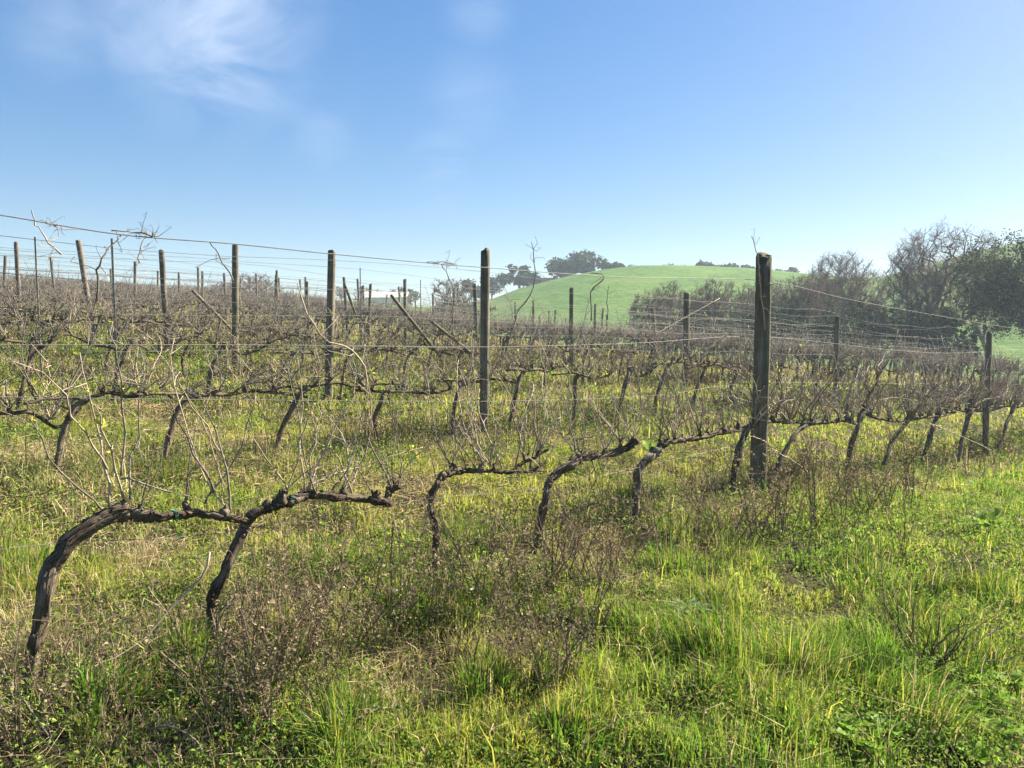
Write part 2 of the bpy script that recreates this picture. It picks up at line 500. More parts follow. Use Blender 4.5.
# --- the front row, each vine traced: trunk, arms (pixels on the row's plane), canes
front = [
 dict(label='thickest gnarled vine arching over at the near end of the front row',
      trunk=[(28, 700), (30, 688), (35.6, 659), (41.5, 629), (44.5, 599), (54, 567), (64, 548), (82, 532), (107, 519), (124, 512)],
      arms=[([(120, 514), (150, 516), (175, 515), (200, 514), (225, 517), (246, 521)], .021, .014)], rb=.0245, rh=.034,
      canes=[[(109, 503), (105, 462), (96, 420), (88, 388), (78, 352)], [(123, 494), (112, 457), (100, 425), (96, 405)],
             [(101, 505), (67, 480), (50, 455), (37, 430), (30, 418)], [(121, 472), (125, 433), (120, 382), (114, 345), (110, 322)],
             [(107, 465), (92, 440), (75, 420), (62, 392), (50, 370), (30, 345)], [(205, 500), (222, 481), (238, 455), (250, 420), (257, 385)],
             [(230, 510), (227, 470), (214, 430), (200, 395)], [(228, 462), (205, 425), (184, 393)], [(214, 488), (195, 455), (178, 420), (166, 392)],
             [(121, 475), (150, 485), (180, 496), (200, 502)], [(130, 495), (128, 460), (140, 430), (138, 400), (146, 360)]]),
 dict(label='stout leaning vine with a sawn cordon stub, second in the front row',
      trunk=[(211, 650), (211, 638), (212, 623), (215, 599), (223, 574), (234, 547), (245, 527), (258, 514), (272, 506)],
      arms=[([(270, 506), (291, 500), (311, 495), (331, 496), (351, 498), (370, 500), (388, 503)], .023, .017), ([(386, 502), (392, 493), (399, 486)], .015, .014)], rb=.026, rh=.026,
      canes=[[(305, 488), (302, 462), (300, 430), (304, 405), (298, 360)], [(308, 487), (325, 450), (350, 400), (366, 345)],
             [(288, 487), (275, 470), (262, 452), (245, 425)], [(390, 482), (376, 455), (366, 430), (364, 405)],
             [(300, 492), (330, 475), (360, 468), (395, 455), (425, 447)], [(398, 484), (400, 465), (396, 430), (390, 400), (392, 372)],
             [(352, 490), (340, 465), (330, 440), (335, 405)], [(332, 488), (345, 470), (353, 455), (362, 420), (372, 372)],
             [(310, 488), (312, 450), (320, 415), (318, 380), (328, 330)], [(345, 492), (362, 462), (372, 420), (368, 380)]]),
 dict(label='thin upright vine with flat forked arms, in the gap of the front row',
      trunk=[(430, 600), (432, 585), (436, 564), (435, 540), (431, 520), (432, 502), (437, 485), (446, 475)],
      arms=[([(446, 475), (466, 471), (488, 471), (512, 471), (542, 470)], .016, .010), ([(514, 470), (522, 463), (537, 457), (548, 448)], .010, .007)], rb=.017, rh=.02,
      canes=[[(466, 466), (456, 440), (452, 415), (455, 385)], [(475, 465), (462, 447), (452, 432), (446, 400)], [(490, 466), (496, 430), (488, 395), (492, 350)],
             [(515, 466), (520, 440), (512, 412), (518, 372)], [(530, 466), (538, 430), (530, 395)], [(465, 468), (440, 474), (410, 482), (400, 488)], [(502, 466), (485, 430), (476, 395), (470, 340)]]),
 dict(label='slanting vine with a pale peeled cordon, third trunk before the thick post',
      trunk=[(532, 566), (534, 552), (541, 525), (544, 500), (553, 480), (566, 465), (577, 457)],
      arms=[([(577, 457), (594, 456), (612, 454), (628, 446), (636, 440)], .024, .016)], rb=.024, rh=.03,
      canes=[[(575, 449), (570, 425), (572, 400), (562, 360)], [(578, 449), (588, 420), (590, 390), (602, 350)], [(604, 450), (600, 420), (594, 385), (588, 340)],
             [(632, 438), (622, 410), (612, 385), (606, 350)], [(628, 440), (640, 410), (638, 380), (646, 340)], [(590, 452), (596, 480), (606, 510), (598, 540)], [(572, 448), (555, 420), (548, 390)]]),
 dict(label='upright sturdy vine with a bulky head, second trunk before the thick post',
      trunk=[(634, 545), (634, 532), (634, 515), (636, 492), (639, 475), (646, 461), (658, 451)],
      arms=[([(658, 451), (669, 442), (687, 439), (707, 436), (726, 431), (746, 429)], .024, .016)], rb=.025, rh=.03,
      canes=[[(669, 436), (662, 410), (668, 385), (660, 350)], [(690, 434), (680, 408), (672, 380), (668, 345)], [(700, 432), (702, 400), (696, 370), (704, 330)],
             [(712, 430), (720, 400), (716, 370), (722, 340)], [(728, 428), (738, 400), (742, 370), (738, 340)], [(668, 437), (652, 420), (640, 395), (632, 365)], [(694, 432), (686, 400), (690, 375)], [(735, 427), (726, 400), (730, 376)]]),
 dict(label='dark straight vine touching the thick post on its near side',
      trunk=[(729, 520), (732, 507), (736, 485), (737, 462), (741, 442), (748, 428)],
      arms=[([(748, 428), (762, 422), (780, 421), (796, 422), (818, 423)], .022, .014)], rb=.025, rh=.03,
      canes=[[(756, 418), (752, 395), (745, 372), (748, 340)], [(776, 416), (782, 390), (778, 365), (785, 335)], [(790, 418), (800, 390), (806, 365), (802, 340)], [(800, 418), (792, 390), (796, 360)],
             [(808, 420), (818, 385), (822, 350)], [(750, 420), (742, 445), (738, 470), (728, 455)], [(786, 418), (770, 400), (762, 380)]]),
 dict(label='leaning vine just past the thick post in the front row',
      trunk=[(768, 500), (773, 480), (783, 455), (793, 436), (806, 425)],
      arms=[([(806, 425), (828, 422), (845, 421), (856, 424)], .020, .014)], rb=.022, rh=.026,
      canes=[[(812, 420), (820, 395), (816, 370), (824, 345)], [(830, 418), (826, 392), (835, 365), (830, 340)], [(845, 417), (850, 390), (842, 360)], [(822, 420), (838, 400), (846, 372), (858, 350)], [(808, 422), (800, 400), (806, 380)],
             [(838, 420), (862, 400), (870, 376)]]),
 dict(label='tall-headed vine with a branching top, second past the thick post',
      trunk=[(840, 502), (843, 487), (848, 470), (852, 447), (855, 429), (863, 412)],
      arms=[([(863, 413), (878, 418), (894, 421), (912, 420), (924, 418)], .018, .012), ([(862, 412), (868, 398), (874, 382), (876, 370)], .016, .01)], rb=.026, rh=.03,
      canes=[[(866, 405), (858, 385), (862, 360), (856, 345)], [(876, 370), (884, 355), (882, 340)], [(888, 415), (880, 390), (886, 365)], [(900, 416), (908, 392), (902, 365)], [(915, 415), (922, 390), (918, 365), (926, 348)],
             [(890, 416), (896, 440), (888, 460)], [(905, 416), (896, 385), (900, 360)], [(870, 412), (850, 398), (840, 380)]]),
 dict(label='slender slanting vine with a clean trunk, third past the thick post',
      trunk=[(879, 482), (885, 462), (893, 443), (903, 425), (908, 419)],
      arms=[([(908, 419), (925, 417), (942, 416), (956, 412)], .02, .012)], rb=.024, rh=.026,
      canes=[[(912, 415), (906, 390), (914, 365)], [(925, 412), (932, 390), (928, 362)], [(940, 411), (936, 388), (945, 360)], [(950, 408), (958, 385), (952, 360)], [(918, 414), (925, 395), (940, 375)], [(934, 412), (922, 396), (916, 376)]]),
 dict(label='crooked bushy-headed vine, fourth past the thick post',
      trunk=[(918, 482), (923, 465), (928, 445), (933, 425), (940, 408)],
      arms=[([(940, 408), (952, 409), (966, 411), (978, 408)], .021, .013), ([(940, 408), (934, 396), (930, 384)], .016, .010)], rb=.025, rh=.032,
      canes=[[(940, 402), (944, 380), (938, 358)], [(952, 405), (948, 382), (956, 360)], [(962, 406), (968, 382), (962, 358)], [(974, 405), (980, 380), (976, 360)], [(932, 384), (922, 368)], [(946, 404), (958, 388), (966, 370)]]),
 dict(label='straight thin vine with a heavy knob, fifth past the thick post',
      trunk=[(955, 478), (958, 465), (963, 440), (966, 424), (968, 410)],
      arms=[([(968, 410), (980, 411), (994, 410), (1006, 406)], .020, .013)], rb=.022, rh=.036,
      canes=[[(968, 402), (964, 380), (970, 358)], [(980, 406), (986, 384), (982, 360)], [(992, 405), (998, 380), (994, 356)], [(1002, 403), (1010, 380), (1006, 356)], [(972, 404), (978, 384)]]),
 dict(label='thick dark upright vine beside the far post of the front row',
      trunk=[(984, 472), (985, 457), (985, 437), (984, 420), (986, 408)],
      arms=[([(986, 408), (998, 406), (1010, 406), (1022, 404)], .022, .014), ([(986, 409), (976, 407), (968, 402)], .018, .012)], rb=.032, rh=.034,
      canes=[[(988, 402), (984, 380), (990, 356)], [(998, 402), (1004, 380), (1000, 356)], [(1010, 401), (1016, 380), (1012, 356)], [(974, 402), (970, 380)], [(1018, 400), (1024, 376)]]),
 dict(label='vine slanting away beyond the far post of the front row',
      trunk=[(994, 464), (998, 450), (1004, 433), (1008, 420), (1014, 407)],
      arms=[([(1014, 407), (1026, 405), (1040, 404), (1052, 402)], .021, .013)], rb=.024, rh=.028,
      canes=[[(1016, 402), (1012, 380), (1020, 356)], [(1028, 400), (1034, 380), (1030, 354)], [(1042, 399), (1038, 378), (1046, 356)]]),
]

row1_canes = 0
for k, d in enumerate(front):
    rg = np.random.default_rng(100 + k)
    b0 = on_row(*d['trunk'][1], P1)
    base = np.array([b0[0], b0[1], float(ground_z(b0[0], b0[1]))])
    base[2] = min(base[2], b0[2] + .03)
    root = empty('grapevine', base, 0, d['label'], 'grapevine', GV)
    sway = lambda n: np.outer(rg.normal(0, .012, n), np.array([-R2, R2, 0]))
    tp = np.array([on_row(x, y, P1) for x, y in d['trunk']]) - base
    tp[0][2] = min(tp[0][2], -.06)
    tp += sway(len(tp))
    arms = []
    for (pl, r0, r1) in d['arms']:
        a = np.array([on_row(x, y, P1) for x, y in pl]) - base + sway(len(pl))
        a[0] = tp[-1] if np.linalg.norm(a[0] - tp[-1]) < .12 else a[0]
        arms.append((a, r0, r1))
    near = k < 6
    tb, cb, spurs = path_vine(tp, arms, d['rb'] * .80, d['rh'] * .88, rg, 64 if near else 26, 20 if near else 10)
    tb.build('trunk', M['bark'], root); cb.build('cordon', M['bark'], root)
    for ci, pl in enumerate(d['canes']):
        mb = MB()
        dp = np.cumsum(rg.normal(0, .035, len(pl)))
        dp -= dp[0]
        P = np.array([on_row(x, y, P1 + q) for (x, y), q in zip(pl, dp)]) - base
        L = np.linalg.norm(np.diff(P, axis=0), axis=1).sum()
        n = max(8, int(L / .05))
        m_ = max(4, int(L / .065)); K = catmull(P, m_); zz = rg.normal(0, 1, 3); zz -= zz @ UPV * UPV * .6; zz /= np.linalg.norm(zz)
        K[1:] += np.outer((-1.0) ** np.arange(1, m_), zz) * .0055 + rg.normal(0, .004, (m_ - 1, 3))
        n = (m_ - 1) * 3 + 1; ti = np.linspace(0, m_ - 1, n); Q = np.stack([np.interp(ti, np.arange(m_), K[:, a]) for a in range(3)], 1)
        Q[0] -= UPV * .015
        r = rg.uniform(.0025, .0040) * (1 if k < 5 else 1.7)
        rad = np.linspace(r * 1.2, r * .42, n) * (1 + .38 * (np.arange(n) % 3 == 0))
        tube(mb, Q, rad, 6)
        for i in range(3, n - 1):
            if rg.random() < .3 and i % 3 == 0 or rg.random() < .06:
                q = rg.normal(0, .7, 3) + UPV * .4; q /= np.linalg.norm(q); l = rg.uniform(.03, .16)
                m = Q[i] + q * l * .5; e = m + (q + rg.normal(0, .5, 3)) * l * .5
                segs(mb, [Q[i], m], [m, e], [.0022, .0018], [.0018, .001], 4)
        o = mb.build('cane', M['cane'] if rg.random() < .5 else M['cane_grey'], root)
        if rg.random() < .33:
            lm = MB(); shoot_leaves(lm, Q[rg.integers(n // 2, n)], rg, rg.integers(2, 5), .032); shoot_leaves(lm, Q[rg.integers(n // 3, n)], rg, 2, .022)
            lm.build('young_leaves', M['leaf'], o)
    # fine untraced canes from the spurs, for the tangle
    for s in spurs:
        for _ in range(rg.integers(1, 3) if k < 2 else rg.integers(2, 4)):
            if rg.random() < (.6 if k < 2 else .8):
                mb = MB()
                dd = UPV * 1.0 + np.array([R2, R2, 0]) * rg.normal(0, .5) + np.array([-R2, R2, 0]) * rg.normal(0, .35)
                cane_mesh(mb, s - UPV * .01, dd, rg.uniform(.22, .85), rg.uniform(.0024, .0042) * (1 if k < 5 else 1.55), rg, 11, 5, .5, .13)
                mb.build('cane', M['cane'] if rg.random() < .5 else M['cane_grey'], root)
    if k < 2:
        tm = MB(); c = arms[0][0][2] if k == 0 else arms[0][0][1]
        tube(tm, np.array([c + np.array([-.005, -.005, 0]), c + np.array([.005, .005, .002])]), [arms[0][1] * 1.03] * 2, 12, .02, None, rg, 0, False)
        tm.build('tie', M['tie'], root)

# --- vines of the rows behind: prototypes with parts, and lighter ones for far away
def make_proto(seed, cane_r, n_extra):
    rg = np.random.default_rng(seed)
    lean = rg.uniform(.05, .32); H = CORD_H * rg.uniform(.86, 1.12)
    tr = [(-lean, 0, -.08), (-lean * .95, rg.normal(0, .02), .12), (-lean * rg.uniform(.5, .9), rg.normal(0, .03), H * .5), (-lean * .3, rg.normal(0, .02), H * .86), (.03, 0, H)]
    L = rg.uniform(.62, .95)
    a1 = [(.03, 0, H)] + [(.03 + L * f, rg.normal(0, .03), H + rg.normal(0, .045)) for f in (.25, .5, .75, 1)]
    arms = [(np.array(a1), .019, .012)]
    if rg.random() < .6:
        arms.append((np.array([(.0, 0, H), (-.15, rg.normal(0, .02), H + .02), (-rg.uniform(.28, .45), rg.normal(0, .02), H + rg.normal(0, .03))]), .016, .011))
    return tr, arms, rg, H


def proto_parts(seed):
    tr, arms, rg, H = make_proto(seed, .004, 0)
    tb, cb, spurs = path_vine(np.array(tr), arms, .020, .023, rg, 24, 9)
    root = empty('grapevine', (0, 0, -50))
    tb.build('trunk', M['bark'], root); cb.build('cordon', M['bark'], root)
    canes = []
    for s in spurs:
        for _ in range(3):
            mb = MB()
            dd = np.array([rg.normal(0, .75), rg.normal(0, .4), 1.0])
            cane_mesh(mb, s - UPV * .01, dd, rg.uniform(.14, .52) if rg.random() < .92 else rg.uniform(.6, 1.0), rg.uniform(.0034, .0054), rg, 10, 4, .75, .15)
            canes.append(mb.build('cane', M['cane'] if rg.random() < .14 else M['cane_grey'], root))
    for c in canes[::5]:
        lm = MB(); me = c.data; n = len(me.vertices)
        shoot_leaves(lm, np.array(me.vertices[int(n * .4)].co), rg, 3, .032)
        lm.build('young_leaves', M['leaf'], c)
    return root


def proto_single(seed, r):
    tr, arms, rg, H = make_proto(seed, r, 0)
    mb = MB(); P = catmull(tr, 8)
    tube(mb, P, np.linspace(.034, .03, 8), 6, .15, None, rg)
    sp = []
    for (a, r0, r1) in arms:
        A = catmull(a, 8); tube(mb, A, np.linspace(.026, .018, 8), 6, .2, None, rg)
        sp += list(A[1::1])
    lo = MB()
    for s in sp:
        for _ in range(7):
            dd = np.array([rg.normal(0, .75), rg.normal(0, .45), 1.0])
            L = rg.uniform(.14, .50) if rg.random() < .93 else rg.uniform(.5, .9)
            cane_mesh(lo, s, dd, L, r * rg.uniform(.7, 1.2), rg, 5, 3, .6, .2)
    return mb, lo


def far_mesh(seed, r):
    a, b = proto_single(seed, r)
    m = MB(); off = 0
    for part in (a, b):
        m.v += part.v; m.c += part.c; m.w += part.w
        m.q += [q + off for q in part.q]; m.t += [t + off for t in part.t]
        off += part.n
    m.n = off
    me = m.mesh('grapevine', M['bark_far'])
    me.materials.append(M['cane_grey'])
    # canes take the second material
    nq_a = sum(len(q) for q in a.q); nq_b = sum(len(q) for q in b.q); nt_a = sum(len(t) for t in a.t); nt_b = sum(len(t) for t in b.t)
    mi = np.concatenate([np.zeros(nq_a), np.ones(nq_b), np.zeros(nt_a), np.ones(nt_b)]).astype(np.int32)
    me.polygons.foreach_set('material_index', mi)
    return me, m, mi


ORD = ['first', 'second', 'third', 'fourth', 'fifth', 'sixth', 'seventh', 'eighth', 'ninth', 'tenth', 'eleventh', 'twelfth', 'thirteenth', 'fourteenth', 'fifteenth', 'sixteenth', 'seventeenth', 'eighteenth']
ROWN = ['front', 'second', 'third', 'fourth', 'fifth', 'sixth', 'seventh', 'eighth', 'ninth', 'tenth', 'eleventh', 'twelfth', 'thirteenth', 'fourteenth', 'fifteenth', 'sixteenth', 'seventeenth', 'eighteenth', 'nineteenth', 'twentieth']

protos = [proto_parts(300 + i) for i in range(9)]
proto_used = [False] * len(protos)


def copy_tree(o, parent=None):
    c = o.copy(); C.objects.link(c); c.parent = parent
    for ch in list(o.children): copy_tree(ch, c)
    return c


fars = [far_mesh(500 + i, .0075) for i in range(8)]
fars2 = [far_mesh(600 + i, .011) for i in range(5)]

def t_of_(px, p):
    u = (px - 512) / F
    return p / ((1 - u) * R2) * (1 + u) * R2


# spots of every vine in view
spots = []
NROW = 23
for k in range(1, NROW):
    p = P1 + PSP * k
    rg = np.random.default_rng(40 + k)
    t = .05 * p - 1.0 + rg.uniform(0, .9)
    listed = [t_of_(q, p) + .12 for q in (-55, 62, 176, 291, 372, 456, 516, 572, 624, 662, 700)] if k == 1 else []
    while True:
        t = listed.pop(0) if listed else t + rg.uniform(.86, 1.12)
        x, y, z = row_xyz(t, p)
        u = x / y
        if u > .74 or y > 62: break
        if math.hypot(x, y) > R0 - 2: break
        if u > .05 and y > 45 - 14 * (u - .05): break
        if u < -.74 or rg.random() < .07: continue
        spots.append((math.hypot(x, y), k, t, p, x, y, z))
# row two's first vines as seen between the front trunks
spots.sort()
n_parts, n_single = 64, 226
mass = MB(); mass_mi_q = []; mass_mi_t = []
row_post_t = 5.72
cnt = {}
by_row = {}
for i, s in enumerate(spots[:n_parts]): by_row.setdefault(s[1], []).append(s[2])
for i, (r, k, t, p, x, y, z) in enumerate(spots):
    rg = np.random.default_rng(2000 + i)
    rz = math.pi / 4 + rg.normal(0, .08)
    sc = rg.uniform(.92, 1.1)
    if i < n_parts:
        j = int(rg.integers(0, len(protos)))
        if not proto_used[j]: o = protos[j]; proto_used[j] = True
        else: o = copy_tree(protos[j])
        far_side = t > row_post_t
        ts = sorted([q for q in by_row[k] if (q > row_post_t) == far_side], key=lambda q: abs(q - row_post_t))
        n = ts.index(t)
        tag(o, f"dark bare vine, {ORD[n]} on the {'far' if far_side else 'near'} side of the {ROWN[k]} row's post", 'grapevine', GV)
    elif i < n_parts + n_single:
        o = bpy.data.objects.new('grapevine', fars[int(rg.integers(0, len(fars)))][0]); C.objects.link(o)
        tag(o, 'small bare vine in the tangle of rows beyond the near ones', 'grapevine', 'bare grapevines in the rows farther off')
    else:
        me, m, mi = fars2[int(rg.integers(0, len(fars2)))]
        V = np.concatenate(m.v); ca, sa = math.cos(rz), math.sin(rz)
        W = np.stack([(V[:, 0] * ca - V[:, 1] * sa) * sc + x, (V[:, 0] * sa + V[:, 1] * ca) * sc + y, V[:, 2] * sc + z], 1)
        q = np.concatenate(m.q); tt = np.concatenate(m.t)
        mass.add(W, q, tt, None, np.concatenate(m.w))
        mass_mi_q.append(mi[:len(q)]); mass_mi_t.append(mi[len(q):])
        continue
    o.location = (x, y, z); o.rotation_euler = (0, 0, rz); o.scale = (sc, sc, sc * ((.80 if t < 3.6 else .9) if k == 1 and t < 5.5 else 1))
for j, u in enumerate(proto_used):
    if not u:
        for ch in list(protos[j].children_recursive): bpy.data.objects.remove(ch)
        bpy.data.objects.remove(protos[j])
print('vines', len(spots), 'mass verts', mass.n)
if mass.n:
    o = mass.build('distant_vines', M['bark_far'])
    o.data.materials.append(M['cane_grey'])
    o.data.polygons.foreach_set('material_index', np.concatenate(mass_mi_q + mass_mi_t).astype(np.int32))
    tag(o, 'brown mass of bare vines in the rows up to the crest', None, None, 'stuff')

# ------------------------------------------------------------------ posts and stakes
GP = 'wooden posts of the vine trellis'


def post(t, p, h, r, label, mat='post', lean=(0, 0), ties=(), name='wooden_post', group=GP, cat='post', xyz=None):
    rg = np.random.default_rng(int(abs(t * 977 + p * 131)) + 5)
    b = row_xyz(t, p) if xyz is None else np.array(xyz, float)
    mb = MB(); n = 16
    zz = np.concatenate([[-.25], np.linspace(0, h - .012, n - 4), [h - .004, h, h + .001]])
    ax = np.stack([lean[0] * zz + np.cumsum(rg.normal(0, .0015, n)), lean[1] * zz + np.cumsum(rg.normal(0, .0015, n)), zz], 1)
    rad = r * np.concatenate([[1.04], np.linspace(1.03, .96, n - 4), [.95, .90, .55]])
    tube(mb, ax, rad, 22, .035, None, rg)
    o = mb.build(name, M[mat])
    o.location = b
    tag(o, label, cat, group)
    for hz in ties:
        tm = MB()
        c = np.array([lean[0] * hz, lean[1] * hz, hz]); a = np.linspace(0, 2 * math.pi, 17)
        tube(tm, np.stack([c[0] + np.cos(a) * r * 1.04, c[1] + np.sin(a) * r * 1.04, c[2] + .004 * np.sin(a)], 1), .0035, 5)
        tm.build('wire_tie', M['wire'], o)
    return o


def t_of(px, p):
    u = (px - 512) / F
    s = p / ((1 - u) * R2)
    return s * (1 + u) * R2


post(t_of(760, P1), P1, 2.04, .066, 'thickest tall weathered post standing in the front row', lean=(.014, 0.01), ties=(1.81, 1.34, .96, .72))
post(t_of(988, P1), P1, 1.93, .038, 'weathered post among the far trunks of the front row', ties=(1.5, 1.2))
post(t_of(484, P1 + PSP), P1 + PSP, 2.03, .052, 'tall grey post in the second row against the sky', ties=(1.85, 1.3), lean=(.006, 0))
post(t_of(328, P1 + 2 * PSP), P1 + 2 * PSP, 2.02, .052, 'tall slightly leaning post in the third row', lean=(.035, .0), ties=(1.85, 1.3))
post(t_of(235, P1 + 3 * PSP), P1 + 3 * PSP, 2.12, .052, 'tall post in the fourth row, meeting the top wire', lean=(.012, 0), ties=(1.85,))
post(t_of(168, P1 + 4 * PSP), P1 + 4 * PSP, 2.05, .052, 'tall post in the fifth row, tipped a little', lean=(-.04, 0), ties=(1.85,))
post(t_of(96, P1 + 5 * PSP), P1 + 5 * PSP, 2.2, .056, 'reddish post tilting strongly in the sixth row', 'post_red', lean=(-.15, 0.02))
post(t_of(22, P1 + 6 * PSP), P1 + 6 * PSP, 2.15, .046, 'brown post in the seventh row near the frame edge', 'post_red', lean=(-.02, 0))
post(t_of(686, P1 + 2 * PSP), P1 + 2 * PSP, 2.0, .062, 'dark post in the third row in front of the thicket', ties=(1.7,))
post(t_of(571, P1 + 3 * PSP), P1 + 3 * PSP, 1.98, .052, 'dark post in the fourth row in front of the green hill', ties=(1.7,))
post(t_of(836, P1 + PSP), P1 + PSP, 1.72, .045, 'dark low post in the second row beside a pale steel stake')
# far posts, one every eight metres
for k in range(4, 16):
    p = P1 + PSP * k
    rg = np.random.default_rng(900 + k)
    for j, t in enumerate((14.1, 22.4, 30.6, 38.9)):
        t += rg.normal(0, .3)
        x, y, z = row_xyz(t, p)
        u = x / y
        if abs(u) > .72 or (u > .05 and y > 44 - 14 * (u - .05)) or math.hypot(x, y) > 58: continue
        post(t, p, rg.uniform(1.75, 2.05), .05, 'small dark post standing in the far vine rows', lean=(rg.normal(0, .04), rg.normal(0, .02)), name='wooden_post', group='small posts in the far vine rows')
for k in range(8, 19):
    p = P1 + PSP * k
    rg = np.random.default_rng(960 + k)
    t = 5.6 + rg.normal(0, .4)
    x, y, z = row_xyz(t, p)
    if abs(x / y) > .70 or math.hypot(x, y) > 58: continue
    post(t, p, rg.uniform(1.85, 2.1), .048, 'small dark post standing in the far vine rows', lean=(rg.normal(0, .06), rg.normal(0, .02)), group='small posts in the far vine rows')
for px, k, h in ((278, 8, 2.1), (306, 9, 2.0), (258, 10, 2.0), (361, 7, 2.05), (365, 8, 1.9), (348, 6, 1.95), (400, 9, 1.9), (600, 6, 1.9), (607, 8, 1.9), (669, 5, 1.85), (548, 9, 1.9), (565, 10, 1.8), (515, 8, 1.95), (533, 11, 1.8), (200, 9, 2.0), (136, 8, 2.0), (58, 9, 2.0)):
    p = P1 + PSP * k
    post(t_of(px, p), p, h, .045, 'small dark post standing in the far vine rows', lean=(rng.normal(0, .05), 0), group='small posts in the far vine rows')

# steel stakes
def stake(px, k, h, label, lean=(0, 0), dark=False):
    p = P1 + PSP * k; t = t_of(px, p); b = row_xyz(t, p)
    mb = MB(); w = .011
    prof = np.array([(-w, -w), (w, -w), (w, w), (w - .006, w), (w - .006, -w + .006), (-w, -w + .006)])
    v = np.array([[x + lean[0] * z, y + lean[1] * z, z] for z in (-.2, h) for x, y in prof])
    q = [(i, (i + 1) % 6, 6 + (i + 1) % 6, 6 + i) for i in range(6)] + [(6, 7, 10, 11), (7, 8, 9, 10)]
    mb.add(v, q)
    o = mb.build('steel_stake', M['steel'], None, False); o.location = b
    o.rotation_euler = (0, 0, .4)
    tag(o, label, 'stake', 'steel stakes of the vine trellis')


stake(117, 2, 1.86, 'thin tall steel stake in the third row near its near end', (-.01, 0))
stake(41, 3, 1.92, 'thin steel stake in the fourth row beside the frame edge', (-.012, 0))
stake(711, 2, 1.95, 'pale steel stake just beside the dark third row post', (.03, 0))
stake(842, 1, 1.98, 'pale steel stake carrying wires before the thicket of bare trees', (.01, 0))
stake(866, 2, 1.9, 'thin steel stake before the dark shrubs, behind the second row')
stake(886, 3, 1.8, 'small steel stake among wires in front of the dark shrubs')
stake(735, 4, 1.7, 'small steel stake before the bare thicket in the fifth row')
stake(421, 5, 2.0, 'thin steel stake rising in the sixth row before the far bare tree')
stake(361, 4, 2.05, 'thin steel stake standing in the fifth row near a leaning pole')

# slanting timber props in the middle rows
def prop(a, b, k, r, label, mat='post'):
    p = P1 + PSP * k
    A = on_row(*a, p); B = on_row(*b, p)
    root_p = B.copy(); mb = MB()
    P = catmull([B - root_p, (A + B) / 2 - root_p, A - root_p], 9)
    tube(mb, P, r, 9, .05)
    o = mb.build('timber_prop', M[mat]); o.location = root_p
    tag(o, label, 'prop', 'slanting timber props in the vine rows')


prop((391, 295), (440, 356), 2, .026, 'long thin slanting pole leaning among the middle vine rows')
prop((432, 322), (470, 352), 2, .027, 'shorter slanting pole beside the long leaning one')
prop((345, 285), (357, 318), 4, .035, 'short dark tilted pole standing just past the leaning third row post')
prop((192, 290), (232, 330), 4, .032, 'dark slanting pole behind the tall fourth row post')
prop((720, 298), (650, 337), 1, .0032, 'thin pale stay rod slanting in front of the thicket', 'cane')

# ------------------------------------------------------------------ wires
GW = 'wires of the vine trellis'


def wire(pts, r, label):
    pts = np.array(pts); b = pts[0].copy()
    mb = MB(); tube(mb, pts - b, r, 5)
    o = mb.build('trellis_wire', M['wire']); o.location = b
    tag(o, label, 'wire', GW)


def traced(pl, p, n=40):
    return catmull([on_row(x, y, p) for x, y in pl], n)


wire(traced([(-80, 205), (0, 215), (120, 234.5), (235, 244), (332, 254), (440, 264), (485, 267.5), (620, 277), (765, 281), (843, 298), (900, 309), (1024, 330), (1090, 338)], P1, 80), .0023, 'top wire of the front row, high against the sky')
wire(traced([(-80, 344), (0, 345), (256, 345), (470, 347), (540, 346), (640, 343), (765, 337), (893, 350), (958, 353), (1024, 349), (1090, 347)], P1, 60), .0017, 'middle wire of the front row at mid post height')
wire(traced([(-80, 396), (0, 397), (256, 400), (512, 401), (660, 395), (765, 383), (943, 383), (1024, 376), (1090, 374)], P1, 60), .0013, 'lower wire of the front row, just above the cordons')
wire(traced([(-80, 560), (60, 543), (220, 533), (420, 500), (560, 484), (760, 440)], P1, 60), .0013, 'lowest slack wire of the front row, below the cordons')
for k in range(1, 13):
    p = P1 + PSP * k
    rg = np.random.default_rng(70 + k)
    for h, nm, sag in ((1.84, 'top', .13), (1.55, 'upper', .09), (1.3, 'middle', .07), (1.0, 'lower', .05)):
        if (k > 5 and nm in ('lower',)) or (k > 8 and nm in ('middle',)): continue
        ts = np.arange(.05 * p - 1.5, min(4.6 * p, 46), .8); pts = []
        for t in ts:
            x, y, z = row_xyz(t, p)
            z = float(near_z(np.array(x), np.array(y), False))
            f = ((t - 5.7) / 8.4) % 1.0
            u = x / y
            if abs(u) > .76 or (u > .05 and y > 45 - 14 * (u - .05)) or math.hypot(x, y) > 60: continue
            pts.append((x, y, z + h - sag * 4 * f * (1 - f) + .02 * math.sin(t * 1.7 + k)))
        if len(pts) > 3:
            wire(pts, .0019 if k < 3 else .0026 if k < 6 else .0036, f'thin {nm} wire strung along the {ROWN[k]} vine row')

